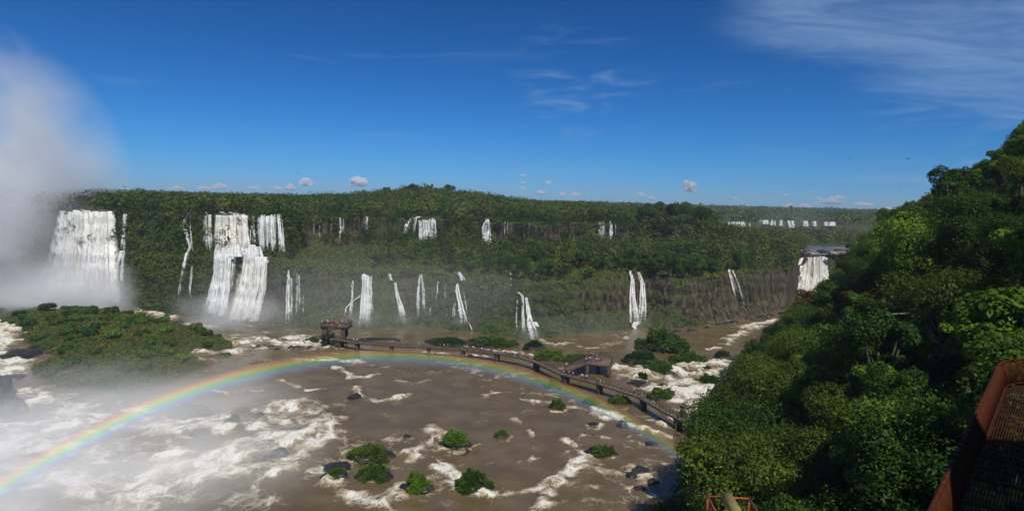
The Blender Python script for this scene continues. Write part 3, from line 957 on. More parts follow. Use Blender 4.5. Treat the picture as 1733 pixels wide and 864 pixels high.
single_fall('stepped curtain waterfall right of the fanning one', curtain(709, 736, 372, 410, 5, (0, 0), seed=14, op=0.72) + [S([(733, 369, 5), (733, 395, 9), (726, 416, 8)], op=0.85), S([(712, 376, 7), (712, 408, 9)], op=0.75)])
single_fall('bell-shaped waterfall in the middle of the upper cliff', [S([(825, 370, 5), (824, 385, 14), (824, 424, 18)], op=0.8), S([(826, 372, 4), (829, 400, 6), (829, 424, 6)], op=0.8), S([(820, 380, 4), (818, 420, 5)], op=0.6)])
single_fall('pair of wispy falls over the red overhang', [S([(855, 373, 2), (853, 410, 3)], op=0.7), S([(859, 375, 2), (858, 405, 2)], op=0.45)])
for lab, st in [('left spout of the row of four on the upper cliff', [S([(1015, 375, 3), (1015, 403, 5)], op=0.6)]), ('second spout of the row of four on the upper cliff', [S([(1021, 374, 5), (1022, 405, 7)], op=0.8)]),
                ('widest, brightest spout of the row of four on the upper cliff', [S([(1034, 374, 6), (1034, 410, 9)], op=0.95)]), ('hair-thin right spout of the row of four on the upper cliff', [S([(1042, 377, 2), (1042, 410, 3)], op=0.75)])]:
    single_fall(lab, st, 'row of four spouts')
far = [('small far white spill half hidden by the forest edge', [S([(1198, 376, 9), (1198, 384, 11)], op=0.85, wob=0)]),
       ('broad far white curtain at the left end of the distant row', curtain(1234, 1258, 375, 391, 5, seed=20, op=0.9, wob=0, jt=0.5, jb=0.5) + [S([(1258, 376, 5), (1259, 391, 5)], op=0.9, wob=0), S([(1269, 377, 3), (1270, 391, 4)], op=0.85, wob=0)]),
       ('shortest ragged white step left of the misty far fall', [S([(1288, 371, 8), (1288, 376, 8)], op=0.8, wob=0)]),
       ('middle ragged white step left of the misty far fall', [S([(1298, 372, 10), (1298, 379, 12)], op=0.8, wob=0)]),
       ('ragged white step closest to the misty far fall', [S([(1309, 372, 7), (1308, 381, 9)], op=0.8, wob=0)]),
       ('misty far fall left of the bright far one', [S([(1322, 372, 8), (1323, 382, 11)], op=0.6, wob=0)]),
       ('bright far fall standing in blue spray', [S([(1338, 373, 11), (1339, 385, 13)], op=0.85, wob=0)]),
       ('first of two slim far falls close together', [S([(1364, 373, 8), (1365, 383, 10)], op=0.85, wob=0)]),
       ('second of two slim far falls close together', [S([(1377, 374, 8), (1377, 383, 8)], op=0.85, wob=0)]),
       ('flat wide far fall, the last of the distant row before the hillside', [S([(1404, 375, 18), (1404, 382, 20)], op=0.85, wob=0)])]
for lab, st in far:
    for q in st:
        q['op'] = q['op'] * 0.72
        q['off'] = 5.0
    single_fall(lab, st, 'distant row of falls at the head of the valley')
single_fall('ghostly pale waterfall at the far left, almost lost in spray', curtain(8, 26, 350, 405, 3, (-2, 2), seed=22, op=0.6))

# ------------------------------------------------------------------ vegetation
def frames(nrm, rng):
    nrm = nrm / (np.linalg.norm(nrm, axis=1, keepdims=True) + 1e-9)
    q = rng.normal(size=nrm.shape)
    t = np.cross(nrm, q)
    t /= np.linalg.norm(t, axis=1, keepdims=True) + 1e-9
    return t, np.cross(nrm, t), nrm


def leaf_faces(c, nrm, size, rng, asp=0.62, fold=0.12):
    """one pointed, slightly folded leaf or leaf spray per centre"""
    t, b, n = frames(nrm, rng)
    s = size[:, None]
    V = np.stack([c - t * s * 0.5, c + b * s * asp * 0.5 + n * s * fold, c + t * s * 0.5, c - b * s * asp * 0.5 + n * s * fold], 1)
    i = np.arange(len(c))[:, None] * 4
    return V.reshape(-1, 3), i + np.arange(4)[None]


def unit(rng, n, zmin=-1.0):
    z = rng.uniform(zmin, 1, n)
    a = rng.uniform(0, 2 * np.pi, n)
    r = np.sqrt(1 - z * z)
    return np.stack([r * np.cos(a), r * np.sin(a), z], 1)


def clumps(name, P, Rr, tint, kq, rng, zmin=-0.2, squash=0.85, leaf=0.6, lobe=0.35, parent=None, mat=None):
    """many separate clumps of leaf sprays, one mesh"""
    n = len(P)
    d = unit(rng, n * kq, zmin)
    own = np.repeat(np.arange(n), kq)
    rad = 0.80 + lobe * vnoise(d * 2.1 + own[:, None] * 7.13, 61) + rng.uniform(-0.18, 0.12, n * kq)
    off = d * (rad * Rr[own])[:, None]
    off[:, 2] *= squash
    c = P[own] + off
    V, Q = leaf_faces(c, d + np.array([0, 0, 0.25]) + rng.normal(size=d.shape) * 0.34, Rr[own] * leaf * rng.uniform(0.6, 1.3, n * kq), rng)
    tn = np.clip(tint[own] + rng.normal(size=n * kq) * 0.07 + 0.12 * lobe * vnoise(d * 2.1 + own[:, None] * 7.13, 61), 0, 1)
    return link(name, mesh_np(name, V, [Q], mat or M_LEAFS, {'tint': np.repeat(tn, 4)}), parent)


rng = np.random.default_rng(3)
row_i = np.arange(nr - 1)
G3 = TV.reshape(nr, nc, 3)


def scatter_terrain(secs, weight, n):
    """random points on the terrain in given sections, by area and weight"""
    sel = np.isin(SEC[:-1], secs)
    r_ = np.where(sel)[0]
    A, B, Cc = G3[r_][:, :-1], G3[r_][:, 1:], G3[r_ + 1][:, :-1]
    ar = np.linalg.norm(np.cross(B - A, Cc - A), axis=2) * weight(G3[r_][:, :-1], pxcol[None, :-1], r_)
    p = ar.ravel() / ar.sum()
    k_ = rng.choice(len(p), n, p=p)
    a_, b_ = k_ // ar.shape[1], k_ % ar.shape[1]
    u, v = rng.random(n)[:, None], rng.random(n)[:, None]
    r0 = r_[a_]
    return G3[r0, b_] * (1 - u) * (1 - v) + G3[r0, b_ + 1] * u * (1 - v) + G3[r0 + 1, b_] * (1 - u) * v + G3[r0 + 1, b_ + 1] * u * v, pxcol[b_]


INV = lambda px: (px > -150) & (px < 1900)

# green cover hanging on the cliffs
def wc(P, px, r_):
    g = 0.5 + 0.5 * fbm(P * 0.05, 3, 71)
    rock = rockp[r_][:, :-1]
    return np.clip(1.25 - rock * 1.6 + 0.9 * (g - 0.5), 0, 1) ** 1.5 * INV(px) * (np.linalg.norm(P[..., :2], axis=-1) < 480)
P, px = scatter_terrain((1, 3), wc, 22000)
tn = np.clip(0.44 + 0.50 * fbm(P * 0.04, 3, 72) + 0.10 * rng.normal(size=len(P)) + 0.30 * smooth(14, 21, P[:, 2]) * (P[:, 2] < 24), 0, 0.92)
o = clumps('cliff_greenery', P, rng.uniform(0.5, 1.7, len(P)) * (1 + 0.5 * (rng.random(len(P)) < 0.08)), tn, 12, rng, zmin=-0.6)
tag(o, 'moss, ferns and hanging shrubs covering the wet cliff faces', 'cliff greenery', kind='stuff')

# low cover on the terrace between the two cliffs
P, px = scatter_terrain((2,), lambda P, px, r_: INV(px) * (px < 1348) * (0.3 + 1.2 * smooth(-0.3, 0.4, fbm(P * 0.04, 3, 73))), 9000)
o = clumps('terrace_undergrowth', P, rng.uniform(0.6, 2.0, len(P)), np.clip(0.76 + 0.30 * fbm(P * 0.03, 3, 74) + 0.1 * rng.normal(size=len(P)), 0, 0.9), 11, rng)
tag(o, 'low green scrub on the terrace between the upper and lower cliffs', 'undergrowth', kind='stuff')


# trees: prototypes with a trunk (limbs) and a crown each
def tree_proto(seed, R_, H, lobes, nleaf, leaf, form):
    rs = np.random.default_rng(seed)
    base = H - R_ * (0.95 if form != 'tall' else 1.5)
    cs = []
    for i in range(lobes):
        a = 2 * np.pi * (i / lobes * 2.4 + rs.random() * 0.5)
        q = rs.uniform(0.15, 0.78)
        zz_ = {'rounded': rs.uniform(-0.35, 0.75), 'spreading': rs.uniform(-0.15, 0.35), 'tall': rs.uniform(-1.2, 1.1), 'loose': rs.uniform(-0.6, 0.7)}[form]
        cs.append((math.cos(a) * q * R_, math.sin(a) * q * R_, base + R_ * 0.25 + zz_ * R_ * 0.75))
    cs = np.array(cs)
    lr = R_ * rs.uniform(0.17, 0.44, lobes) * {'rounded': 1.05, 'spreading': 0.95, 'tall': 0.9, 'loose': 0.72}[form]
    own = rs.choice(lobes, nleaf, p=lr ** 2 / (lr ** 2).sum())
    d = unit(rs, nleaf, -0.75)
    rad = lr[own] * (0.62 + 0.42 * rs.random(nleaf) ** 0.5 + 0.22 * vnoise(d * 2.6 + own[:, None] * 5.1, 81 + seed))
    off = d * rad[:, None]
    off[:, 2] *= 0.72 if form == 'spreading' else 0.85
    c = cs[own] + off
    V, Q = leaf_faces(c, d * 0.9 + np.array([0, 0, 0.45]) + rs.normal(size=d.shape) * 0.48, leaf * rs.uniform(0.6, 1.35, nleaf), rs, asp=0.5, fold=0.15)
    tn = np.clip(0.5 + 0.17 * rs.normal(size=nleaf) + 0.18 * vnoise(c * 0.5, 82 + seed) + (0.16 * rs.normal(size=lobes))[own], 0, 1)
    crown = mesh_np('crown', V, [Q], M_LEAF, {'tint': np.repeat(tn, 4)})
    mb = MB()
    fork = base * 0.62
    lean = rs.uniform(-0.5, 0.5, 2)
    mb.tube([(0, 0, -1.5), (lean[0] * 0.3, lean[1] * 0.3, fork * 0.5), (lean[0], lean[1], fork), (lean[0] * 1.3, lean[1] * 1.3, base + R_ * 0.3)], [0.036 * H, 0.027 * H, 0.021 * H, 0.008 * H], 7)
    for q in cs[:: max(1, lobes // 9)]:
        m_ = np.array([lean[0], lean[1], fork]) * 0.5 + q * 0.5 + np.array([0, 0, -0.35])
        mb.tube([(lean[0] * 0.9, lean[1] * 0.9, fork * rs.uniform(0.8, 1.05)), m_ + rs.uniform(-0.4, 0.4, 3), q], [0.015 * H, 0.010 * H, 0.004 * H], 5)
    return mb.mesh('trunk', M_BARK, True), crown


FORMS = ['rounded', 'spreading', 'tall', 'loose']
near_p, mid_p = {}, {}
for i, fm in enumerate(FORMS):
    near_p[fm] = [tree_proto(100 + i * 3 + j, {'rounded': 5.0, 'spreading': 6.2, 'tall': 3.7, 'loose': 4.8}[fm], {'rounded': 12, 'spreading': 11, 'tall': 15, 'loose': 12.5}[fm], 27, {'rounded': 15000, 'spreading': 19000, 'tall': 10000, 'loose': 9000}[fm], {'rounded': 0.28, 'spreading': 0.23, 'tall': 0.34, 'loose': 0.40}[fm], fm) for j in range(2)]
    mid_p[fm] = [tree_proto(140 + i, {'rounded': 5.0, 'spreading': 6.0, 'tall': 3.8, 'loose': 4.8}[fm], {'rounded': 11, 'spreading': 10, 'tall': 14, 'loose': 11.5}[fm], 14, 2200, 0.72, fm)]
bigleaf = tree_proto(190, 5.5, 12, 20, 8000, 0.50, 'loose')
SHADES = {'dark green': (0.038, 0.086, 0.014), 'mid green': (0.070, 0.138, 0.019), 'olive green': (0.092, 0.142, 0.020), 'bright green': (0.125, 0.215, 0.024), 'rusty brown': (0.13, 0.078, 0.022)}


def plant_tree(p, form, shade, sc, label, group, protos, rz=None):
    root = bpy.data.objects.new('tree', None)
    COL.objects.link(root)
    root.location = p
    root.rotation_euler = (random.uniform(-0.06, 0.06), random.uniform(-0.06, 0.06), random.uniform(0, 6.28) if rz is None else rz)
    root.scale = (sc, sc, sc * random.uniform(0.9, 1.1))
    tr, cr = protos
    link('trunk', tr, root)
    c = link('crown', cr, root)
    s = SHADES[shade]
    j = random.uniform(0.82, 1.18)
    c.color = (s[0] * j, s[1] * j * random.uniform(0.95, 1.05), s[2] * j, 1)
    return tag(root, label, 'tree', group)


def dart(cands, dist, limit):
    kept = []
    grid = {}
    for p in cands:
        g = (int(p[0] // dist), int(p[1] // dist))
        if all((p[0] - q[0]) ** 2 + (p[1] - q[1]) ** 2 > dist * dist for a in (-1, 0, 1) for b in (-1, 0, 1) for q in grid.get((g[0] + a, g[1] + b), ())):
            grid.setdefault(g, []).append(p)
            kept.append(p)
            if len(kept) >= limit:
                break
    return kept


# right bank jungle, tree by tree
rp = np.random.default_rng(11)
cand = np.stack([rp.uniform(-5, 260, 30000), rp.uniform(14, 330, 30000)], 1)
cs_ = bank_s(cand[:, 0], cand[:, 1])
cz = hill_h(cand[:, 0], cand[:, 1])
cpx, cpy = project(np.stack([cand[:, 0], cand[:, 1], cz + 9], 1))
ok = (cs_ > 0.8) & (cs_ < 95) & (cpx > 1000) & (cpx < 1880) & (cpy < 1000) & (np.hypot(cand[:, 0], cand[:, 1]) > 18)
ok &= ~((np.abs(cand[:, 0] - cand[:, 1] * 1.02) < 5) & (cand[:, 1] < 34) & (cz > 38))
cand, cz, cs_ = cand[ok], cz[ok], cs_[ok]
sp = dart([tuple(c) for c in cand], 5.4, 420)
SILX = [1100, 1150, 1180, 1200, 1230, 1250, 1262, 1290, 1320, 1340, 1365, 1400, 1420, 1450, 1480, 1530, 1560, 1600, 1640, 1690, 1733, 1800, 1900]
SILY = [900, 800, 740, 690, 640, 600, 588, 572, 548, 525, 500, 488, 445, 415, 395, 352, 342, 325, 298, 262, 222, 180, 120]
def fits(x, y, z, rad, top):
    """the bank's outline against the gorge: how tall a tree standing here may be"""
    for dx in (-0.75, 0.0):
        qx, qy = project(np.array([x + dx * rad, y, z + top * (0.72 if dx else 1.0)]))
        if qy < np.interp(qx, SILX, SILY) - 5:
            return False
    return True
sp.sort(key=lambda c: math.hypot(c[0], c[1]))


def where_right(x, y, s, px, py):
    if s < 7:
        a = 'at the water edge'
    elif py < 395:
        a = 'on the skyline'
    elif s < 22:
        a = 'low on the slope'
    elif s < 42:
        a = 'halfway up the slope'
    else:
        a = 'high on the slope'
    if px > 1600 and py > 560:
        b = 'beside the red footbridge'
    elif px > 1600:
        b = 'above the red footbridge'
    elif px < 1270:
        b = 'where the walkway meets the bank'
    elif px < 1400 and py < 560:
        b = 'below the gorge-head waterfall'
    elif py > 700:
        b = 'around the orange lookout'
    elif px < 1450:
        b = 'near the rusty trees'
    else:
        b = 'in the bank jungle'
    return a + ' ' + b


FORMW = {'rounded': 'round-crowned', 'spreading': 'flat-topped', 'tall': 'narrow', 'loose': 'open-crowned'}
SIZEW = lambda s: 'small' if s < 0.85 else ('large' if s > 1.12 else 'middling')
n_bank = 0
for x, y in sp:
    if n_bank >= 200:
        break
    s = bank_s(x, y)
    z = float(hill_h(np.array(x), np.array(y)))
    px, py = project(np.array([x, y, z + 9]))
    h = random.random()
    form = random.choices(FORMS, (0.28, 0.27, 0.15, 0.30))[0]
    shade = random.choices(['dark green', 'mid green', 'olive green', 'bright green'], (0.34, 0.34, 0.20, 0.12))[0]
    sc = random.uniform(0.6, 1.3)
    while sc > 0.4 and not fits(x, y, z, 5 * sc, 12 * sc):
        sc *= 0.88
    if sc <= 0.4:
        continue
    n_bank += 1
    if s < 6:
        sc *= 0.75
        shade = random.choice(['mid green', 'bright green', 'olive green'])
    if 1360 < px < 1480 and 470 < py < 570 and random.random() < 0.6:
        shade = 'rusty brown'
    d_ = math.hypot(x, y)
    protos = random.choice(near_p[form])
    if 1640 < px < 1780 and 400 < py < 600 and d_ < 75:
        protos, shade = bigleaf, 'bright green'
    plant_tree((x, y, z - 0.4), form, shade, sc, '%s %s %s tree %s' % (SIZEW(sc), FORMW[form], shade, where_right(x, y, s, px, py)), 'jungle trees of the right bank', protos)

# crowns that close the canopy in the middle of the bank
for i, (px, py) in enumerate([(1330, 640), (1385, 610), (1390, 668), (1440, 640), (1450, 700), (1500, 660), (1350, 715), (1420, 745), (1490, 740), (1540, 700), (1550, 770), (1470, 800), (1370, 790)]):
    d = ray(px, py)
    for t_ in np.arange(25, 200, 0.5):
        c = CAM + d * t_
        if c[2] < float(hill_h(np.array(c[0]), np.array(c[1]))) + 7.0:
            break
    z = float(hill_h(np.array(c[0]), np.array(c[1])))
    form = ['spreading', 'rounded', 'loose'][i % 3]
    shade = ['mid green', 'bright green', 'mid green', 'olive green'][i % 4]
    s = float(bank_s(c[0], c[1]))
    plant_tree((c[0], c[1], z - 0.4), form, shade, 0.72 + 0.06 * (i % 4), 'sunlit %s %s tree %s' % (FORMW[form], shade, where_right(c[0], c[1], s, px, py)), 'jungle trees of the right bank', near_p[form][i % 2])

# extra trees planted out of the picture as shade casters for the footbridge
for i, (x, y, sc) in enumerate([(22, 6, 1.0), (28, 3, 1.2), (38, 9, 1.2), (42, 18, 1.2), (44, 5, 1.3)]):
    z = float(hill_h(np.array(x), np.array(y)))
    plant_tree((x, y, z - 0.5), 'rounded', 'dark green', sc, 'dark green shade tree added uphill of the footbridge, outside the picture', 'shade trees added uphill of the footbridge', near_p['rounded'][i % 2])
# undergrowth filling the right bank between the trees
q = np.stack([rp.uniform(-10, 240, 9000), rp.uniform(10, 320, 9000)], 1)
qs = bank_s(q[:, 0], q[:, 1])
q = q[(qs > -0.5) & (qs < 85)][:4200]
qz = hill_h(q[:, 0], q[:, 1])
o = clumps('bank_undergrowth', np.stack([q[:, 0], q[:, 1], qz + 0.3], 1), rng.uniform(0.9, 2.4, len(q)), np.clip(0.4 + 0.2 * rng.normal(size=len(q)), 0, 0.85), 46, rng, leaf=0.34)
tag(o, 'dense leafy undergrowth covering the right bank between the trees', 'undergrowth', kind='stuff')

# terrace trees: front rows one by one, everything behind as one mass
P, px = scatter_terrain((2, 3), lambda P, px, r_: INV(px) * (px < 1349) * (px > 520) * np.where(px > 1060, 1.0, np.where(px > 860, 0.55, 0.28) * smooth(-0.15, 0.35, fbm(P * 0.025, 3, 91))), 5200)
pts = [tuple(p) + (x,) for p, x in zip(P, px) if cast(*project(p + np.array([0, 0, 4.0])))[0] is not None]
pts = dart(pts, 5.8, 560)
def near_key(c):
    return math.hypot(c[0], c[1]) - (25 if c[3] > 1080 else 0)
pts.sort(key=near_key)
def where_terr(x):
    return ('above the forked waterfall' if x < 690 else 'behind the leaping-tail waterfall' if x < 840 else 'below the red overhang' if x < 960 else 'under the row of four spouts' if x < 1060 else 'above the twin waterfalls' if x < 1120 else 'on the forested spur' if x < 1210 else 'above the lone forked waterfall' if x < 1290 else 'at the spur tip by the gorge-head waterfall')
for (x, y, z, pxx) in pts[:85]:
    form = random.choices(FORMS, (0.5, 0.2, 0.1, 0.2))[0]
    shade = random.choices(['dark green', 'mid green', 'olive green'], (0.45, 0.38, 0.17))[0]
    sc = random.uniform(0.6, 1.05) * (1.0 if pxx > 1060 else 0.85)
    plant_tree((x, y, z - 0.8), form, shade, sc, '%s %s %s tree %s on the far terrace' % (SIZEW(sc * 1.15), FORMW[form], shade, where_terr(pxx)), 'trees at the front of the far terrace', mid_p[form][0])
rest = np.array([p[:3] for p in pts[85:]])
cl, cpx_ = scatter_terrain((3,), lambda P, px, r_: np.interp(px, [520, 560, 640, 660, 690, 740, 760, 800, 812, 840, 940, 955, 1000, 1008, 1050, 1100, 1115, 1230, 1300], [0.1, 0.1, 0.2, 0.5, 0.1, 0.2, 0.9, 0.9, 0.2, 0.15, 0.25, 1, 1, 0.1, 0.1, 0.4, 1.3, 1.3, 0.6]) * (px < 1349), 900)
cl = np.array(dart([tuple(c) for c in cl], 4.2, 330))
rest = np.concatenate([rest, cl - np.array([0, 0, 3.0])])
fR = [rng.uniform(3.3, 6.0, len(rest))]
fP = [rest + np.array([0, 0, 5.0])]
big, bpx_ = scatter_terrain((2, 4), lambda P, px, r_: INV(px) * (px < 1349) * np.where(P[..., 2] < 30, (px > 600) * np.where(px > 860, 1.0, 0.5), 0.8) * smooth(-0.1, 0.4, fbm(P * 0.02, 3, 99)), 1500)
big = np.array(dart([tuple(c) for c in big], 13.0, 190))
o = clumps('big_crowned_forest', big + np.array([0, 0, 5.5]), rng.uniform(4.8, 7.6, len(big)), np.clip(0.42 + 0.22 * rng.normal(size=len(big)), 0.05, 0.9), 620, rng, zmin=-0.6, leaf=0.125, lobe=0.55)
tag(o, 'scattered larger tree crowns standing out of the far forest', 'forest', kind='stuff')
# plateau forest
def ring_pts(secs, n, dist, lim, lo=0, wfun=None):
    P, px = scatter_terrain(secs, lambda P, px, r_: (INV(px) * (wfun(P, px) if wfun else 1.0)), n)
    return np.array(dart([tuple(p) for p in P], dist, lim))
a_ = ring_pts((4,), 9000, 7.0, 2600, wfun=lambda P, px: (px < 1349) * 1.0)
fP.append(a_ + np.array([0, 0, 5.0])); fR.append(rng.uniform(3.6, 6.0, len(a_)))
a_ = ring_pts((4, 5), 9000, 9.0, 3000, wfun=lambda P, px: np.where(px > 1349, np.linalg.norm(P[..., :2], axis=-1) > 505, 1.0))
fP.append(a_ + np.array([0, 0, 4.5])); fR.append(rng.uniform(4.2, 7.0, len(a_)))
a_ = ring_pts((7,), 9000, 13.0, 3400)
fP.append(a_ + np.array([0, 0, 5.5])); fR.append(rng.uniform(5.5, 9.0, len(a_)))
a_ = ring_pts((8,), 6000, 34.0, 2600)
fP.append(a_ + np.array([0, 0, 7.0])); fR.append(rng.uniform(13, 22, len(a_)))
for i, (p, r_) in enumerate(zip(fP, fR)):
    tn = np.clip(0.46 + 0.30 * fbm(p * 0.02, 3, 95) + 0.26 * rng.normal(size=len(p)), 0.02, 0.95)
    o = clumps(['terrace_forest', 'plateau_edge_forest', 'plateau_forest', 'far_plateau_forest', 'horizon_forest'][i], p, r_, tn, [190, 170, 110, 50, 26][i], rng, zmin=-0.75, squash=0.9 if i < 4 else 0.42, leaf=[0.23, 0.24, 0.29, 0.42, 0.55][i], lobe=0.5)
    tag(o, ['dense trees massed on the far terrace and spur', 'forest along the rim of the upper cliff', 'unbroken forest behind the falls', 'forest on the plateau beyond the far falls', 'forest fading to the horizon'][i], 'forest', kind='stuff')
# taller trees that break the skyline
ems = [(1092, 0), (1105, 1), (1112, 0), (1126, 3), (1142, 0), (1156, 0), (1163, 1), (1178, 3), (1190, 0), (1205, 0), (700, 0), (742, 1), (655, 2), (610, 3), (760, 0), (1118, 0), (1135, 2), (1150, 1), (690, 1), (725, 3), (850, 1), (985, 1), (1100, 3), (1168, 0)]
for i, (pxx, f_) in enumerate(ems):
    t = float(theta_of(pxx, 345))
    rr_ = float(np.interp(t, TH, r4)) + ((4 + 8 * (i % 4)) if pxx > 1090 else 115 + 6 * (i % 5))
    h = BT.ray_cast(Vector((rr_ * math.sin(t), rr_ * math.cos(t), 300)), Vector((0, 0, -1)))
    form = FORMS[f_]
    shade = ['dark green', 'mid green'][i % 2]
    plant_tree(h[0] - Vector((0, 0, 1.0)), form, shade, (1.0 + 0.1 * (i % 3)) * (1.25 if i < 10 else 1.0), 'tall %s %s skyline tree %s' % (FORMW[form], shade, 'on the wooded rise behind the fanning waterfall' if pxx < 800 else 'over the spur' if pxx > 1090 else 'behind the middle of the upper cliff'), 'skyline trees of the far forest', mid_p[form][0])

# ------------------------------------------------------------------ left island: cover and shrubs
IBT = BVHTree.FromPolygons(IV.tolist(), IQ.tolist())
def isl_z(x, y):
    h = IBT.ray_cast(Vector((x, y, 50)), Vector((0, 0, -1)))
    return h[0][2] if h[0] is not None else 0.0
q = G2[isd > 0.8]
q = q[rng.choice(len(q), 5200)] + rng.uniform(-0.5, 0.5, (5200, 2))
qz = np.array([isl_z(*c) for c in q])
o = clumps('island_grass', np.stack([q[:, 0], q[:, 1], qz], 1), rng.uniform(0.4, 1.3, len(q)), np.clip(0.76 + 0.36 * fbm(np.stack([q[:, 0] * 0.06, q[:, 1] * 0.06, qz * 0], 1), 3, 97) + 0.08 * rng.normal(size=len(q)), 0.15, 0.92), 14, rng)
tag(o, 'bright green grass and low herbs covering the river island', 'grass', kind='stuff')


def shrub_proto(seed, n=900, leaf=0.30):
    rs = np.random.default_rng(seed)
    lob = rs.uniform(-0.6, 0.6, (7, 3)) * np.array([1, 1, 0.5]) + np.array([0, 0, 0.6])
    own = rs.integers(0, 7, n)
    d = unit(rs, n, -0.5)
    c = lob[own] + d * (0.5 * (0.6 + 0.4 * rs.random(n) ** 0.5))[:, None] * np.array([1, 1, 0.85])
    V, Q = leaf_faces(c, d + rs.normal(size=d.shape) * 0.5, leaf * rs.uniform(0.6, 1.3, n), rs)
    mb = MB()
    for q in lob[:5]:
        mb.tube([(q[0] * 0.1, q[1] * 0.1, -0.25), (q[0] * 0.5, q[1] * 0.5, 0.25), tuple(q)], [0.05, 0.035, 0.015], 5)
    return mb.mesh('stems', M_BARK), mesh_np('foliage', V, [Q], M_LEAF, {'tint': np.repeat(np.clip(0.5 + 0.2 * rs.normal(size=n), 0, 1), 4)})


SHR = [shrub_proto(300 + i) for i in range(3)]


def plant_shrub(p, sc, shade, label, group, v=0, sz=1.0):
    root = bpy.data.objects.new('shrub', None)
    COL.objects.link(root)
    root.location = p
    root.scale = (sc, sc, sc * sz)
    root.rotation_euler = (0, 0, random.uniform(0, 6.28))
    link('stems', SHR[v % 3][0], root)
    f = link('foliage', SHR[v % 3][1], root)
    s = SHADES[shade]
    j = random.uniform(0.85, 1.15)
    f.color = (s[0] * j, s[1] * j, s[2] * j, 1)
    return tag(root, label, 'shrub', group)


named = [(150, 516, 2.9, 1.35, 'dark green', 'tall dark shrub sticking up alone on the back edge of the river island'),
         (80, 525, 3.2, 1.0, 'dark green', 'big dark shrub at the misty left end of the river island'),
         (52, 540, 3.0, 1.0, 'dark green', 'broad misty shrub nearest the left rapids on the river island'),
         (277, 540, 2.6, 1.1, 'olive green', 'yellowish round shrub on the right rise of the river island'),
         (262, 548, 2.2, 0.9, 'dark green', 'dark shrub just left of the yellowish round one'),
         (190, 530, 3.0, 1.0, 'dark green', 'wide dark shrub clump in the middle of the island skyline'),
         (125, 545, 2.8, 1.0, 'olive green', 'olive shrub in front of the tall lone one'),
         (330, 550, 2.6, 0.9, 'mid green', 'mid-green shrub over the right shoulder of the island'),
         (385, 582, 2.6, 1.0, 'mid green', 'rounded shrub at the right tip of the river island'),
         (368, 590, 2.2, 0.9, 'dark green', 'dark shrub hanging over the rapids at the island tip'),
         (240, 572, 2.4, 0.8, 'dark green', 'dark low shrub in the middle of the island slope'),
         (370, 555, 1.6, 1.0, 'dark green', 'small dark shrub poking above the island end')]
for i, (px, py, sc, sz, shd, lab) in enumerate(named):
    p = at_z(px, py + sc * 3, 2.0)
    plant_shrub((p[0], p[1], isl_z(p[0], p[1]) - 0.3), sc, shd, lab, None, i, sz)
rs = random.Random(5)
for i in range(140):
    j = rng.integers(0, len(G2))
    while isd[j] < 1.2:
        j = rng.integers(0, len(G2))
    x, y = G2[j]
    ppx, ppy = project(np.array([x, y, 3.0]))
    shd = rs.choices(['mid green', 'olive green', 'bright green', 'dark green'], (0.4, 0.2, 0.15, 0.25))[0]
    sc = rs.uniform(0.8, 2.9)
    a = 'left' if ppx < 130 else 'right' if ppx > 260 else 'middle'
    b = 'near shore' if ppy > 600 else 'far shore' if ppy < 545 else 'slope'
    plant_shrub((x, y, isl_z(x, y) - 0.2), sc, shd, '%s %s shrub on the %s %s of the river island' % ('small' if sc < 1.4 else 'larger', shd, a, b) if b != 'slope' else '%s %s shrub on the %s slope of the river island' % ('small' if sc < 1.4 else 'larger', shd, a), 'shrubs scattered over the river island', i, rs.uniform(0.7, 1.0))

# ------------------------------------------------------------------ rocks and small islets in the river
def rock_mesh(seed, nz=0.35):
    bm = bmesh.new()
    bmesh.ops.create_icosphere(bm, subdivisions=4, radius=1)
    v = np.array([q.co[:] for q in bm.verts])
    f = np.array([[q.index for q in p.verts] for p in bm.faces])
    bm.free()
    d = v * (1 + 1.5 * nz * fbm(v * 1.3 + seed * 9, 5, 101, 0.6)[:, None] - 0.35 * np.abs(fbm(v * 2.2 + seed, 3, 102))[:, None])
    return mesh_np('rock', d, [f], M_ROCK)


ROCKS = [rock_mesh(i) for i in range(5)]


def rock(px, py, wpx, hf, label, group=None, i=0):
    p = at_z(px, py, 0)
    o = link('boulder', ROCKS[i % 5])
    r = wpx * np.linalg.norm(p - CAM) / F / 2
    o.location = (p[0], p[1], -0.15 * r)
    o.scale = (r, r * 0.8, r * hf)
    o.rotation_euler = (0, 0, i * 1.3)
    return tag(o, label, 'boulder', group)


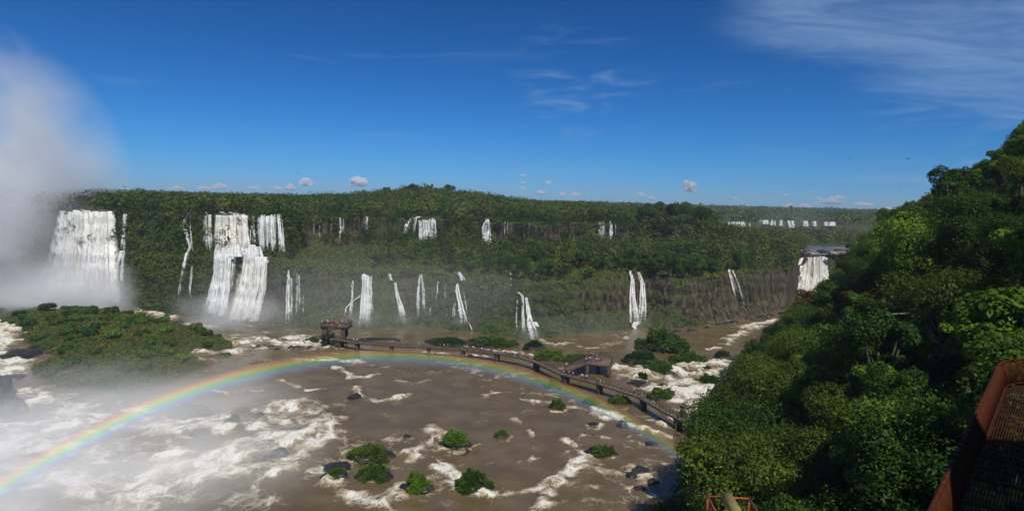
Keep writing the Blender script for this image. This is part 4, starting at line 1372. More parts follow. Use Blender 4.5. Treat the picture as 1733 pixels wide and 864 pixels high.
for i, (a, b_, c, h, lab) in enumerate([
        (10, 700, 50, 1.1, 'big dark boulder at the left frame edge in the mist'), (-6, 675, 45, 1.4, 'tall dark boulder rising behind the left-edge one'),
        (30, 600, 66, 0.34, 'long black rock between the left rapids and the island'), (20, 640, 40, 0.4, 'misty low rock in the left rapids'),
        (475, 768, 34, 0.7, 'dark rock at the foot of the big cream rapid'), (455, 775, 22, 0.6, 'smaller dark rock touching the one below the cream rapid'),
        (600, 672, 34, 0.4, 'flat dark rock beside the hooked white eddy'), (570, 790, 50, 0.4, 'mossy half-sunk rock left of the mossy islet'),
        (1085, 797, 40, 0.5, 'flat dark rock in the shaded water near the right bank'), (1070, 805, 26, 0.5, 'smaller rock left of the flat shaded one'),
        (1004, 718, 22, 0.45, 'small dark rock in midstream below the foaming ledge'), (1053, 720, 24, 0.8, 'wet dark rock splitting the white ledge water'),
        (1082, 826, 26, 0.4, 'low rock awash near the bottom right shallows'), (775, 762, 70, 0.22, 'rock shelf at the foot of the bushy islet'),
        (690, 738, 18, 0.4, 'small rock in the riffle above the mossy islets'), (1130, 660, 70, 0.35, 'long smooth dark rock in the white rapids behind the walkway'),
        (1200, 690, 34, 0.4, 'dark wet rock at the front of the white rapids'), (1165, 645, 30, 0.5, 'rock splitting the white rapids, left of the bushy one'),
        (1060, 622, 60, 0.25, 'flat dark rock behind the second viewing deck'), (1105, 750, 26, 0.3, 'flat rock below the foaming ledge beside the bank'),
        (1080, 648, 46, 0.3, 'low black rock under the far rail of the walkway'), (440, 700, 24, 0.3, 'half-drowned rock at the head of the cream rapid'),
        (1105, 815, 24, 0.5, 'rounded rock close under the right bank bushes')]):
    rock(a, b_, c, h, lab, None, i)
for i in range(16):
    x = 1100 + 16 * i + random.uniform(-6, 6)
    y = np.interp(x, [1100, 1185, 1250, 1330], [560, 557, 541, 529]) + random.uniform(-1, 3)
    rock(x, y, random.uniform(8, 20), 0.55, 'dark scree boulder at the foot of the bare cliff by the gorge bend', 'scree boulders at the cliff foot', i)
for i in range(16):
    c = at_z(1352 + 5.2 * i + random.uniform(-2, 2), random.choice([424, 427, 430, 432.5]) + random.uniform(-0.6, 0.6), 24.8)
    o = link('boulder', ROCKS[i % 5])
    o.location = c
    r = random.uniform(1.2, 3.4)
    o.scale = (r * 1.5, r, r * 0.45)
    tag(o, 'dark rock breaking the shallow upper river above the gorge-head waterfall', 'boulder', 'rocks in the upper river')
for i in range(10):
    rock(-10 + 10 * i + random.uniform(-4, 4), 598 + random.uniform(-8, 9), random.uniform(14, 30), 0.5, 'black rock in the cluster between the left rapids and the island', 'black rocks by the left rapids', i)
for i in range(12):
    x = 425 + i * 11
    rock(x, 590 + random.uniform(-6, 5) - i * 0.8, random.uniform(9, 18), 0.5, 'dark rock in the row that breaks the white water left of the viewing deck', 'row of rocks in the white water', i)


def tuft_proto(seed, n=1900):
    """grassy tussock: arching blades and leaf sprays on a dome"""
    rs = np.random.default_rng(seed)
    d = unit(rs, n, 0.0)
    c = d * (0.66 + 0.42 * vnoise(d * 2.6 + seed, 111) + 0.22 * rs.random(n) ** 2)[:, None] * np.array([1, 1, 0.75])
    V, Q = leaf_faces(c, np.cross(d, rs.normal(size=d.shape)) + d * 0.5, 0.22 * rs.uniform(0.6, 1.3, n), rs, asp=0.35)
    return mesh_np('grass', V, [Q], M_LEAF, {'tint': np.repeat(np.clip(0.5 + 0.2 * rs.normal(size=n) + 0.2 * vnoise(c * 2, 112), 0, 1), 4)})


TUFT = [tuft_proto(i) for i in range(4)]


def islet(px, py, wpx, hf, shade, label, i=0, rockh=0.5, cat='islet'):
    p = at_z(px, py, 0)
    r = wpx * np.linalg.norm(p - CAM) / F / 2
    root = bpy.data.objects.new('river_islet', None)
    COL.objects.link(root)
    root.location = (p[0], p[1], 0)
    root.rotation_euler = (0, 0, random.uniform(-0.5, 0.5))
    ro = link('rock', ROCKS[i % 5], root)
    ro.scale = (r * 0.98, r * 0.74, r * rockh * 0.85)
    k_ = max(6, int(wpx / 5))
    for j in range(k_):
        a = random.uniform(0, 6.28)
        q = random.uniform(0.2, 0.86) if j else 0
        t = link('grass', TUFT[(i + j) % 4], root)
        rr_ = r * random.uniform(0.30, 0.55) * (1.25 if j == 0 else 1)
        t.location = (math.cos(a) * q * r * 0.85, math.sin(a) * q * r * 0.65, r * rockh * (0.85 - 1.15 * q * q) - 0.1 * rr_)
        t.scale = (rr_, rr_, rr_ * hf * random.uniform(0.7, 1.5))
        t.rotation_euler = (0, 0, a)
        s = SHADES[shade]
        jj = random.uniform(0.8, 1.3)
        t.color = (s[0] * jj, s[1] * jj, s[2] * jj, 1)
    return tag(root, label, cat)


for i, (a, b_, c, h, shd, lab, rh) in enumerate([
        (770, 752, 56, 1.0, 'bright green', 'bushy green islet on a dark rock shelf in midstream', 0.45),
        (848, 737, 28, 1.1, 'bright green', 'small bright grass islet alone in calm brown water', 0.4),
        (628, 772, 74, 0.7, 'olive green', 'mossy low islet with rusty patches left of the round one', 0.32),
        (705, 826, 54, 1.3, 'bright green', 'round domed grass islet, the most rounded in the river', 0.55),
        (800, 824, 66, 0.9, 'mid green', 'long sloping grass islet beside the curling white wake', 0.4),
        (632, 806, 64, 0.7, 'mid green', 'hazy low islet below the mossy one', 0.28),
        (567, 804, 44, 0.7, 'mid green', 'dim mossy islet at the edge of the lower rapids', 0.32),
        (1018, 766, 52, 0.8, 'olive green', 'low grass islet near the right bank shallows', 0.25),
        (942, 688, 32, 0.9, 'mid green', 'grass islet under the rainbow end in broken water', 0.35),
        (936, 655, 34, 1.0, 'bright green', 'yellow-green bush islet close in front of the walkway bend', 0.4),
        (1000, 682, 32, 0.9, 'olive green', 'golden islet where the rainbow crosses, beside the walkway', 0.3),
        (1050, 680, 40, 0.8, 'olive green', 'flat reedy islet against the walkway foot', 0.25),
        (396, 716, 28, 1.0, 'dark green', 'dark bush islet left of the cream rapid', 0.5),
        (322, 700, 60, 0.7, 'dark green', 'hazy dark islet under the rainbow at the left', 0.35),
        (340, 734, 34, 0.6, 'dark green', 'faint low islet in the left mist', 0.3),
        (1084, 640, 26, 1.2, 'dark green', 'round dark bush islet in the rapids behind the yellow visitor', 0.5),
        (1200, 655, 46, 0.8, 'dark green', 'bushy rock islet in the middle of the white rapids', 0.45),
        (1197, 625, 20, 0.8, 'dark green', 'small green knob at the top of the white rapids', 0.45),
        (1120, 630, 66, 0.8, 'mid green', 'long green islet at the head of the white rapids', 0.35),
        (1118, 672, 46, 0.8, 'mid green', 'leafy islet hugging the far rail of the walkway', 0.35),
        (1120, 590, 88, 1.0, 'mid green', 'large bushy islet between the shallow pool and the gorge bend', 0.42),
        (1085, 612, 66, 0.8, 'dark green', 'low bushy islet right of the second viewing deck', 0.32),
        (1165, 612, 70, 0.6, 'mid green', 'thin green bar of scrub above the white rapids', 0.2),
        (1225, 605, 34, 0.9, 'dark green', 'dark scrub islet just left of the bank trees', 0.4),
        (935, 606, 60, 0.7, 'bright green', 'bright green bush strip behind the walkway bend', 0.28),
        (975, 610, 50, 0.8, 'mid green', 'green bush strip running under the second viewing deck', 0.28),
        (905, 590, 44, 0.9, 'dark green', 'dark bushes at the foot of the boulder waterfall', 0.35),
        (830, 581, 84, 0.36, 'mid green', 'long green scrub bank behind the crowd in yellow', 0.2),
        (755, 579, 72, 0.30, 'dark green', 'low scrub bank behind the middle of the walkway', 0.18),
        (530, 578, 28, 0.9, 'mid green', 'green tuft at the left foot of the crowded viewing deck', 0.35)]):
    islet(a, b_, c, h, shd, lab, i, rh)
o = link('boulder', ROCKS[1])
p = at_z(630, 578, 0)
o.location = (p[0], p[1] + 3, -0.6)
o.scale = (13, 3, 1.5)
tag(o, 'long dark rock ridge behind the rail beside the crowded viewing deck', 'boulder')

# ------------------------------------------------------------------ the long visitor walkway
M_RUST = simple('rusty_brown_steel', (0.066, 0.040, 0.029), 0.6, 0.35, 0, 0.3, 0.8)
M_DECK = simple('walkway_boards', (0.19, 0.145, 0.115), 0.8, 0.2, 0, 0.3, 0.9)
M_PIER = simple('stained_concrete_pier', (0.070, 0.052, 0.042), 0.85, 0.2, 0, 0.4, 1.2)
DZ = 3.0
wp = [(545, 570), (562, 575), (600, 581.5), (660, 586), (720, 589), (780, 593.5), (840, 599.5), (880, 607), (903, 614), (945, 634), (1010, 651), (1078, 673), (1120, 698), (1175, 725), (1240, 758)]
PTH = np.array([at_z(x, y, DZ - 0.3)[:2] for x, y in wp])
seg = np.concatenate([[0], np.cumsum(np.linalg.norm(np.diff(PTH, axis=0), axis=1))])
LEN = seg[-1]
def path_at(s, lat=0.0):
    """point on the walkway, lat metres in from its near edge"""
    x, y = np.interp(s, seg, PTH[:, 0]), np.interp(s, seg, PTH[:, 1])
    e = 2.5
    t = np.array([np.interp(s + e, seg, PTH[:, 0]) - np.interp(s - e, seg, PTH[:, 0]), np.interp(s + e, seg, PTH[:, 1]) - np.interp(s - e, seg, PTH[:, 1])])
    t /= np.linalg.norm(t)
    n = np.array([-t[1], t[0]])
    return np.array([x + n[0] * lat, y + n[1] * lat]), t, n
WID = 2.3
walk = bpy.data.objects.new('walkway', None)
COL.objects.link(walk)
tag(walk, 'long brown steel visitor walkway on piers, curving over the river to the right bank', 'walkway')
SS = np.arange(0, LEN, 1.5)
deck, beam1, beam2 = MB(), MB(), MB()
rails = [MB(), MB()]
for a, b in zip(SS[:-1], SS[1:]):
    pa, _, _ = path_at(a, WID / 2)
    pb, _, _ = path_at(b, WID / 2)
    deck.bar((*pa, DZ - 0.06), (*pb, DZ - 0.06), WID - 0.3, 0.12)
    for lat, bm_ in ((0.06, beam1), (WID - 0.06, beam2)):
        qa, qb = path_at(a, lat)[0], path_at(b, lat)[0]
        bm_.bar((*qa, DZ - 0.17), (*qb, DZ - 0.17), 0.14, 0.32)
    for lat, r_ in ((0.06, rails[0]), (WID - 0.06, rails[1])):
        qa, qb = path_at(a, lat)[0], path_at(b, lat)[0]
        for h, t_ in ((1.12, 0.05), (0.60, 0.016), (0.12, 0.022)):
            r_.bar((*qa, DZ + h), (*qb, DZ + h), t_, t_)
        r_.box((*qa, DZ + 0.57), (0.08, 0.08, 1.14))
        for u in np.arange(0.125, 1.0, 0.25):
            p = qa + (qb - qa) * u
            r_.box((*p, DZ + 0.56), (0.016, 0.016, 1.08))
deck.build('deck', M_DECK, walk)
beam1.build('beam', M_RUST, walk)
beam2.build('beam', M_RUST, walk)
for r_ in rails:
    r_.build('railing', M_RUST, walk)
def s_at_px(px):
    ss = np.linspace(0, LEN, 900)
    p = np.array([np.interp(ss, seg, PTH[:, 0]), np.interp(ss, seg, PTH[:, 1])]).T
    x, _ = project(np.column_stack([p, np.full(900, DZ)]))
    return float(np.interp(px, x, ss))
for pxx in (572, 602, 661, 724, 782, 839, 903, 955, 1011, 1083, 1142, 1180):
    q, t, n = path_at(s_at_px(pxx), WID / 2)
    mb = MB()
    big = 1.25 if pxx in (903, 1080, 1142, 839) else 0.85
    mb.box((*q, 0.55), (big, 1.9, 3.9), math.atan2(t[1], t[0]))
    mb.box((*q, 2.51), (big + 0.5, 2.4, 0.04), math.atan2(t[1], t[0]))
    mb.build('pier', M_PIER, walk)


def platform(name, label, poly, z, thick, skip=(), piers=(), pier_w=1.0):
    root = bpy.data.objects.new(name, None)
    COL.objects.link(root)
    tag(root, label, 'viewing deck')
    poly = [np.array(p[:2]) for p in poly]
    n = len(poly)
    mb = MB()
    v = [(*p, z) for p in poly] + [(*p, z - 0.15) for p in poly]
    mb.raw(v, [tuple(range(n)), tuple(range(2 * n - 1, n - 1, -1))] + [(i, i + n, (i + 1) % n + n, (i + 1) % n) for i in range(n)])
    mb.build('floor', M_DECK, root)
    fa, rl = MB(), MB()
    for i in range(n):
        a, b = poly[i], poly[(i + 1) % n]
        c = (a + b) / 2
        cen = sum(poly) / n
        fa.bar((*(a + (cen - a) * 0.02), z - 0.16 - thick / 2), (*(b + (cen - b) * 0.02), z - 0.16 - thick / 2), 0.16, thick)
        if i in skip:
            continue
        L = np.linalg.norm(b - a)
        for h, t_ in ((1.12, 0.07), (0.78, 0.035), (0.45, 0.035), (0.14, 0.04)):
            rl.bar((*a, z + h), (*b, z + h), t_, t_)
        m = max(1, int(L / 1.5))
        for k_ in range(m):
            p = a + (b - a) * k_ / m
            rl.box((*p, z + 0.57), (0.09, 0.09, 1.14))
        for u in np.arange(0, 1, 0.3 / L):
            p = a + (b - a) * u
            rl.box((*p, z + 0.57), (0.016, 0.016, 1.06))
    fa.build('edge_beam', M_RUST, root)
    rl.build('railing', M_RUST, root)
    for q in piers:
        mb = MB()
        mb.box((*q[:2], (z - 0.2 - thick - 2) / 2 + 0.2), (pier_w, pier_w, z - thick + 1.7))
        mb.build('pier', M_PIER, root)
    return root


A_ = at_z(542, 556.5, 6.7)[:2]
B_ = at_z(588, 557.5, 6.7)[:2]
fw = np.array([-(B_ - A_)[1], (B_ - A_)[0]])
fw /= np.linalg.norm(fw)
if fw[1] < 0:
    fw = -fw
rt = (B_ - A_) / np.linalg.norm(B_ - A_)
UP_Z = 8.1
up_poly = [A_, B_, B_ + fw * 5.5 + rt * 0.3, B_ + fw * 8 - rt * 2, A_ + fw * 8 + rt * 2, A_ + fw * 5]
updeck = platform('viewing_deck', 'two-storey brown viewing deck packed with people at the left end of the walkway', up_poly, UP_Z, 1.1, (), [B_ - rt * 2.0 + fw * 0.7, B_ - rt * 2.0 + fw * 6, A_ + rt * 1.2 + fw * 5.5, A_ + rt * 1.2 + fw * 0.7], 1.0)
L0 = path_at(0.0, 0)[0]
L1 = path_at(7.0, 0)[0]
ld = [L0 - rt * 0.8 - fw * 0.2, L1 - fw * 0.05, L1 + fw * 4.2, L0 - rt * 0.8 + fw * 4.2]
mb = MB()
v = [(*p, 3.05) for p in ld] + [(*p, 2.6) for p in ld]
mb.raw(v, [(0, 1, 2, 3), (7, 6, 5, 4)] + [(i, i + 4, (i + 1) % 4 + 4, (i + 1) % 4) for i in range(4)])
mb.build('landing', M_DECK, updeck)
mb = MB()
ST = A_ + rt * 0.6 - fw * 0.9          # stairs along the near face, rising to the right
for i in range(16):
    mb.box((*(ST + rt * (0.35 * i + 0.2)), 3.3 + i * 0.31), (0.4, 1.5, 0.16), math.atan2(rt[1], rt[0]))
for s_ in (-0.8, 0.8):
    mb.bar((*(ST + fw * s_), 3.1), (*(ST + fw * s_ + rt * 5.6), 8.0), 0.1, 0.35)
    mb.bar((*(ST + fw * s_), 4.2), (*(ST + fw * s_ + rt * 5.6), 9.1), 0.07, 0.07)
    for i in range(12):
        p = ST + fw * s_ + rt * 5.6 * i / 11
        mb.box((*p, 3.65 + 4.9 * i / 11), (0.05, 0.05, 1.1))
mb.build('staircase', M_RUST, updeck)

D2 = [(960, 627), (993, 614.5), (1034, 618.5), (1037, 608), (1016, 600), (994, 599.5), (979, 607), (955, 620)]
D2W = [at_z(x, y, 3.9)[:2] for x, y in D2]
D2C = sum(D2W) / len(D2W)
deck2 = platform('viewing_deck', 'smaller angular brown viewing deck branching off behind the walkway', D2W, 3.9, 0.5, (7,), [D2W[2] * 0.9 + D2C * 0.1, D2W[1] * 0.85 + D2C * 0.15, D2W[4] * 0.85 + D2C * 0.15], 1.1)

# ------------------------------------------------------------------ people
M_SKIN = simple('skin', (0.36, 0.22, 0.15), 0.6, 0.3, 0, 0.1)
M_HAIR = simple('dark_hair', (0.02, 0.015, 0.012), 0.5, 0.4, 0, 0.2)
def cloth_mat(name):
    m, nt, out = nodes(name)
    k = N(nt)
    oi = k.new('ShaderNodeObjectInfo')
    b = k.new('ShaderNodeBsdfPrincipled')
    b.inputs['Roughness'].default_value = 0.85
    b.inputs['Specular IOR Level'].default_value = 0.2
    tcd = k.new('ShaderNodeTexCoord')
    k.l(k.mix(k.rng(k.noise(tcd.outputs['Object'], 6, 4), 0.3, 0.7, 0.0, 0.35), oi.outputs['Color'], (0, 0, 0)), b.inputs['Base Color'])
    k.l(b.outputs[0], out.inputs[0])
    return m
M_CLOTH = cloth_mat('clothing')


def skin_mesh(name, J, E, rad, mat):
    me = bpy.data.meshes.new(name + '_base')
    names = list(J)
    me.from_pydata([J[q] for q in names], [(names.index(a), names.index(b)) for a, b in E], [])
    o = bpy.data.objects.new(name + '_base', me)
    COL.objects.link(o)
    md = o.modifiers.new('skin', 'SKIN')
    md.use_smooth_shade = True
    for i, q in enumerate(names):
        r = rad[q]
        me.skin_vertices[0].data[i].radius = r if isinstance(r, tuple) else (r, r)
        me.skin_vertices[0].data[i].use_root = (i == 0)
    s = o.modifiers.new('sub', 'SUBSURF')
    s.levels = s.render_levels = 1
    dg = bpy.context.evaluated_depsgraph_get()
    dg.update()
    res = bpy.data.meshes.new_from_object(o.evaluated_get(dg))
    res.name = name
    res.materials.clear()
    res.materials.append(mat)
    bpy.data.objects.remove(o)
    return res


def person_proto(pose):
    J = {'pelvis': (0, 0, 0.93), 'waist': (0, 0, 1.08), 'chest': (0, 0.0, 1.28), 'neck': (0, 0.0, 1.46), 'chin': (0, 0.015, 1.54), 'head': (0, 0.015, 1.64), 'nose': (0, 0.105, 1.60)}
    rad = {'pelvis': (0.15, 0.105), 'waist': (0.135, 0.095), 'chest': (0.16, 0.105), 'neck': 0.055, 'chin': 0.072, 'head': (0.078, 0.095), 'nose': 0.018}
    E = [('pelvis', 'waist'), ('waist', 'chest'), ('chest', 'neck'), ('neck', 'chin'), ('chin', 'head'), ('chin', 'nose')]
    for s, c in ((-1, 'l'), (1, 'r')):
        fw_ = {'stand': 0.0, 'walk': 0.22 * s, 'photo': 0.03 * s, 'lean': 0.06}[pose]
        arm = {'stand': ((0.25, 0.0, 1.13), (0.26, 0.06, 0.90), (0.26, 0.08, 0.81)), 'walk': ((0.24, -fw_ * 0.6, 1.14), (0.24, -fw_ * 0.6 + 0.10, 0.93), (0.235, -fw_ * 0.6 + 0.14, 0.85)),
               'photo': ((0.24, 0.16, 1.30), (0.13, 0.30, 1.50), (0.08, 0.33, 1.57)), 'lean': ((0.25, 0.10, 1.17), (0.20, 0.32, 1.14), (0.16, 0.40, 1.13))}[pose]
        J.update({'sh' + c: (0.17 * s, 0, 1.40), 'el' + c: (arm[0][0] * s, arm[0][1], arm[0][2]), 'wr' + c: (arm[1][0] * s, arm[1][1], arm[1][2]), 'ha' + c: (arm[2][0] * s, arm[2][1], arm[2][2]),
                  'hp' + c: (0.09 * s, 0, 0.88), 'kn' + c: (0.10 * s, fw_ * 0.7 + 0.02, 0.49), 'an' + c: (0.10 * s, fw_ - (0.03 if fw_ < 0.1 else 0), 0.085), 'to' + c: (0.12 * s, fw_ + 0.13, 0.03)})
        rad.update({'sh' + c: 0.062, 'el' + c: 0.042, 'wr' + c: 0.031, 'ha' + c: (0.038, 0.022), 'hp' + c: 0.095, 'kn' + c: 0.062, 'an' + c: 0.042, 'to' + c: (0.042, 0.028)})
        E += [('chest', 'sh' + c), ('sh' + c, 'el' + c), ('el' + c, 'wr' + c), ('wr' + c, 'ha' + c), ('pelvis', 'hp' + c), ('hp' + c, 'kn' + c), ('kn' + c, 'an' + c), ('an' + c, 'to' + c)]
    body = skin_mesh('body', J, E, rad, M_SKIN)
    pad = lambda q, a=0.022: tuple(x + a for x in (rad[q] if isinstance(rad[q], tuple) else (rad[q], rad[q])))
    Js = {q: J[q] for q in ('chest', 'waist', 'pelvis', 'shl', 'shr')}
    Js['nk'] = (0, 0, 1.42)
    rs_ = {q: pad(q) for q in Js if q != 'nk'}
    rs_['nk'] = (0.085, 0.075)
    Es = [('chest', 'waist'), ('waist', 'pelvis'), ('chest', 'shl'), ('chest', 'shr'), ('chest', 'nk')]
    for c in 'lr':
        Js['el' + c] = tuple(np.array(J['sh' + c]) * 0.35 + np.array(J['el' + c]) * 0.65)
        rs_['el' + c] = (0.066, 0.066)
        Es.append(('sh' + c, 'el' + c))
    shirt = skin_mesh('shirt', Js, Es, rs_, M_CLOTH)
    Jt, rt_, Et = {'pelvis': (0, 0, 0.95)}, {'pelvis': pad('pelvis', 0.028)}, []
    for c in 'lr':
        Jt['hp' + c], rt_['hp' + c] = J['hp' + c], pad('hp' + c)
        Jt['kn' + c], rt_['kn' + c] = J['kn' + c], pad('kn' + c)
        Jt['an' + c], rt_['an' + c] = tuple(np.array(J['kn' + c]) * 0.35 + np.array(J['an' + c]) * 0.65), (0.068, 0.068)
        Et += [('pelvis', 'hp' + c), ('hp' + c, 'kn' + c), ('kn' + c, 'an' + c)]
    trousers = skin_mesh('trousers', Jt, Et, rt_, M_CLOTH)
    bm = bmesh.new()
    bmesh.ops.create_icosphere(bm, subdivisions=2, radius=1)
    for q in bm.verts:
        q.co = Vector((q.co.x * 0.093, q.co.y * 0.112 - 0.012, q.co.z * 0.115 + 1.66))
        if q.co.z < 1.63 and q.co.y > 0.0:
            q.co.z = 1.66
            q.co.y *= 0.9
    hair = bpy.data.meshes.new('hair')
    bm.to_mesh(hair)
    bm.free()
    hair.materials.append(M_HAIR)
    return body, shirt, trousers, hair


POSES = {q: person_proto(q) for q in ('stand', 'walk', 'photo', 'lean')}
CLO = {'red': (0.62, 0.03, 0.025), 'white': (0.88, 0.87, 0.84), 'grey': (0.33, 0.33, 0.34), 'black': (0.015, 0.015, 0.018), 'navy blue': (0.03, 0.05, 0.25), 'bright blue': (0.04, 0.13, 0.62),
       'yellow': (0.85, 0.55, 0.02), 'green': (0.03, 0.28, 0.12), 'teal': (0.02, 0.25, 0.30), 'pink': (0.75, 0.30, 0.33), 'orange': (0.72, 0.25, 0.10), 'brown': (0.20, 0.09, 0.06), 'light blue': (0.35, 0.52, 0.72), 'olive': (0.14, 0.14, 0.06)}
TROU = [(0.06, 0.08, 0.16), (0.03, 0.03, 0.032), (0.16, 0.15, 0.14), (0.38, 0.33, 0.26), (0.10, 0.14, 0.26)]
rper = random.Random(17)


def person(xy, z, shirt, label, group=None, pose=None, face=None, trou=None):
    pose = pose or rper.choice(['stand', 'stand', 'walk', 'lean', 'photo'])
    root = bpy.data.objects.new('person', None)
    COL.objects.link(root)
    root.location = (xy[0], xy[1], z)
    root.rotation_euler = (0, 0, rper.uniform(-0.9, 0.9) if face is None else face)
    q = rper.uniform(0.98, 1.10)
    root.scale = (q, q, q)
    for nm, me in zip(('body', 'shirt', 'trousers', 'hair'), POSES[pose]):
        o = link(nm, me, root)
        if nm == 'shirt':
            o.color = CLO[shirt] + (1,)
        if nm == 'trousers':
            o.color = (trou or rper.choice(TROU)) + (1,)
    return tag(root, label, 'person', group)


ON = 'on the walkway '
for px, lat, c, lab in [
        (584, 1.2, 'grey', 'just right of the crowded deck'), (596, 0.8, 'white', 'left of the red visitor by the deck'), (599, 1.4, 'red', 'by the rock ridge near the crowded deck'), (602.5, 0.7, 'white', 'right of the red visitor by the deck'),
        (614, 1.5, 'grey', 'alone before the dark rock ridge'), (686, 1.4, 'grey', 'at the left quarter of the span'), (708, 1.0, 'white', 'left of the green visitor'), (715, 1.3, 'green', 'between a white and a red visitor'), (722, 1.1, 'red', 'right of the green visitor'),
        (742.5, 1.6, 'black', 'walking alone left of the white and blue pair'), (750, 0.9, 'white', 'beside the navy visitor'), (756, 1.0, 'navy blue', 'right of a white-shirted one'),
        (784.5, 0.9, 'grey', 'in a pair above a pier'), (789, 1.1, 'white', 'in a pair above a pier'), (797, 1.8, 'white', 'at the far rail'), (801, 0.8, 'light blue', 'near the far-rail white visitor'),
        (813.5, 0.9, 'white', 'left of the red pair'), (818, 0.8, 'red', 'first of the red pair'), (821.5, 0.7, 'brown', 'second of the red pair'), (828.5, 1.4, 'black', 'facing the falls near the yellow group'), (831.5, 1.0, 'black', 'close behind another dark one'),
        (841, 1.6, 'yellow', 'with an arm raised, left of the teal visitor'), (846.5, 0.8, 'teal', 'in the middle of the bright group'), (850.5, 1.2, 'white', 'right of the teal visitor'), (854.5, 0.9, 'yellow', 'first of two side by side'), (858.5, 0.9, 'yellow', 'second of two side by side'),
        (862.5, 0.7, 'red', 'next to the yellow pair'), (865.5, 1.2, 'white', 'behind the red visitor of the bright group'), (874, 1.0, 'red', 'right end of the bright group'), (877.5, 0.7, 'olive', 'last before the bend'), (889, 1.5, 'black', 'at the bend left of the pink visitor'), (893.5, 1.0, 'pink', 'standing at the bend'),
        (943.5, 1.4, 'pink', 'where the second deck branches off'), (948.5, 1.3, 'brown', 'beside the pink one at the branch'), (960, 0.9, 'orange', 'below the branch path'), (966.8, 0.8, 'pink', 'right of the orange visitor below the branch'),
        (982, 0.9, 'white', 'first of the white pair past the branch'), (988.8, 1.1, 'white', 'with dark shorts, second of the white pair'), (1007, 1.1, 'orange', 'left of the three under the second deck'), (1013, 0.8, 'orange', 'in white shorts among the three'), (1016.8, 1.4, 'brown', 'right of the three under the second deck'),
        (1066, 1.6, 'yellow', 'alone against the far rail by the white rapids'), (1083, 1.7, 'black', 'dark figure at the second bend'), (1145, 1.5, 'black', 'leaning on the far rail near the right bank'), (1159, 1.2, 'pink', 'in front of the bright blue visitor'), (1163.5, 0.9, 'bright blue', 'near the right bank trees'), (1166.5, 1.3, 'bright blue', 'a step behind the other blue one'),
        (1172, 1.0, 'white', 'small by the bank leaves'), (1182, 1.0, 'orange', 'half hidden by the bank leaves')]:
    s_ = s_at_px(px)
    q, t, n = path_at(s_, lat)
    person(q, DZ, c, 'person in %s top %s%s' % (c, ON, lab), None, pose='photo' if 'raised' in lab else 'lean' if 'leaning' in lab else None, face=rper.uniform(-0.7, 0.7) + (0 if rper.random() < 0.7 else 3.1), trou=(0.7, 0.7, 0.68) if 'white shorts' in lab else (0.015, 0.015, 0.015) if 'dark shorts' in lab else None)
# crowd on the two-storey deck
crowd_c = ['white', 'red', 'grey', 'black', 'navy blue', 'light blue', 'pink', 'brown', 'white', 'red', 'orange', 'green', 'grey', 'white']
done = []
def free(p, d):
    if all(np.linalg.norm(p - q) > d for q in done):
        done.append(p)
        return True
while len(done) < 44:
    u, v_ = rper.uniform(0.03, 0.97), rper.betavariate(1, 1.6)
    p = A_ + (B_ - A_) * u + fw * (0.45 + v_ * 6.4)
    if free(p, 0.55):
        c = rper.choice(crowd_c)
        person(p, UP_Z, c, 'person in %s top in the crowd on the upper viewing deck' % c, 'crowd on the upper viewing deck', face=rper.uniform(-3.1, 3.1))
p = A_ + (B_ - A_) * 0.60 + fw * 0.45
person(p, UP_Z, 'yellow', 'person in bright yellow top at the front rail of the crowded upper deck', None, 'stand')
done = []
while len(done) < 17:
    p = ld[0] + (ld[1] - ld[0]) * rper.uniform(0.04, 0.96) + fw * rper.uniform(0.3, 3.2)
    if free(p, 0.5):
        c = rper.choice(crowd_c)
        person(p, 3.05, c, 'person in %s top on the lower landing of the crowded viewing deck' % c, 'people on the lower landing', face=rper.uniform(-3.1, 3.1))
for i in range(2, 14, 2):
    c = rper.choice(crowd_c)
    person(ST + rt * (0.35 * i + 0.2) + fw * rper.uniform(-0.4, 0.4), 3.38 + i * 0.31, c, 'person in %s top on the viewing deck stairs' % c, 'people on the viewing deck stairs', 'walk', rper.uniform(1.2, 1.9) * rper.choice((-1, 1)))
for px, py, c, lab in [(991, 604, 'red', 'left of the red pair at the back'), (994, 605, 'red', 'right of the red pair at the back'), (1000, 603, 'grey', 'first of two at the back rail'), (1004, 603, 'grey', 'second of two at the back rail'), (993.5, 610, 'teal', 'at the front left rail'), (991, 613, 'white', 'lowest at the front left rail'),
                       (998, 611, 'white', 'in the middle of the front'), (1001.5, 608, 'brown', 'in the middle'), (1011, 608, 'grey', 'right of the middle'), (1010, 613, 'white', 'at the front rail right of the middle'), (1014.5, 614, 'pink', 'at the front rail'), (1017.5, 608, 'green', 'in the right half'), (1017.5, 612, 'red', 'in front of the green one'), (1022, 610, 'teal', 'nearest the right rail'), (956, 623, 'white', 'on the ramp')]:
    p = at_z(px, py, 3.9)[:2]
    p = p + (D2C - p) * 0.06
    person(p, 3.9, c, 'person in %s top %s of the second deck' % (c, lab), None, face=rper.uniform(-0.8, 0.8))

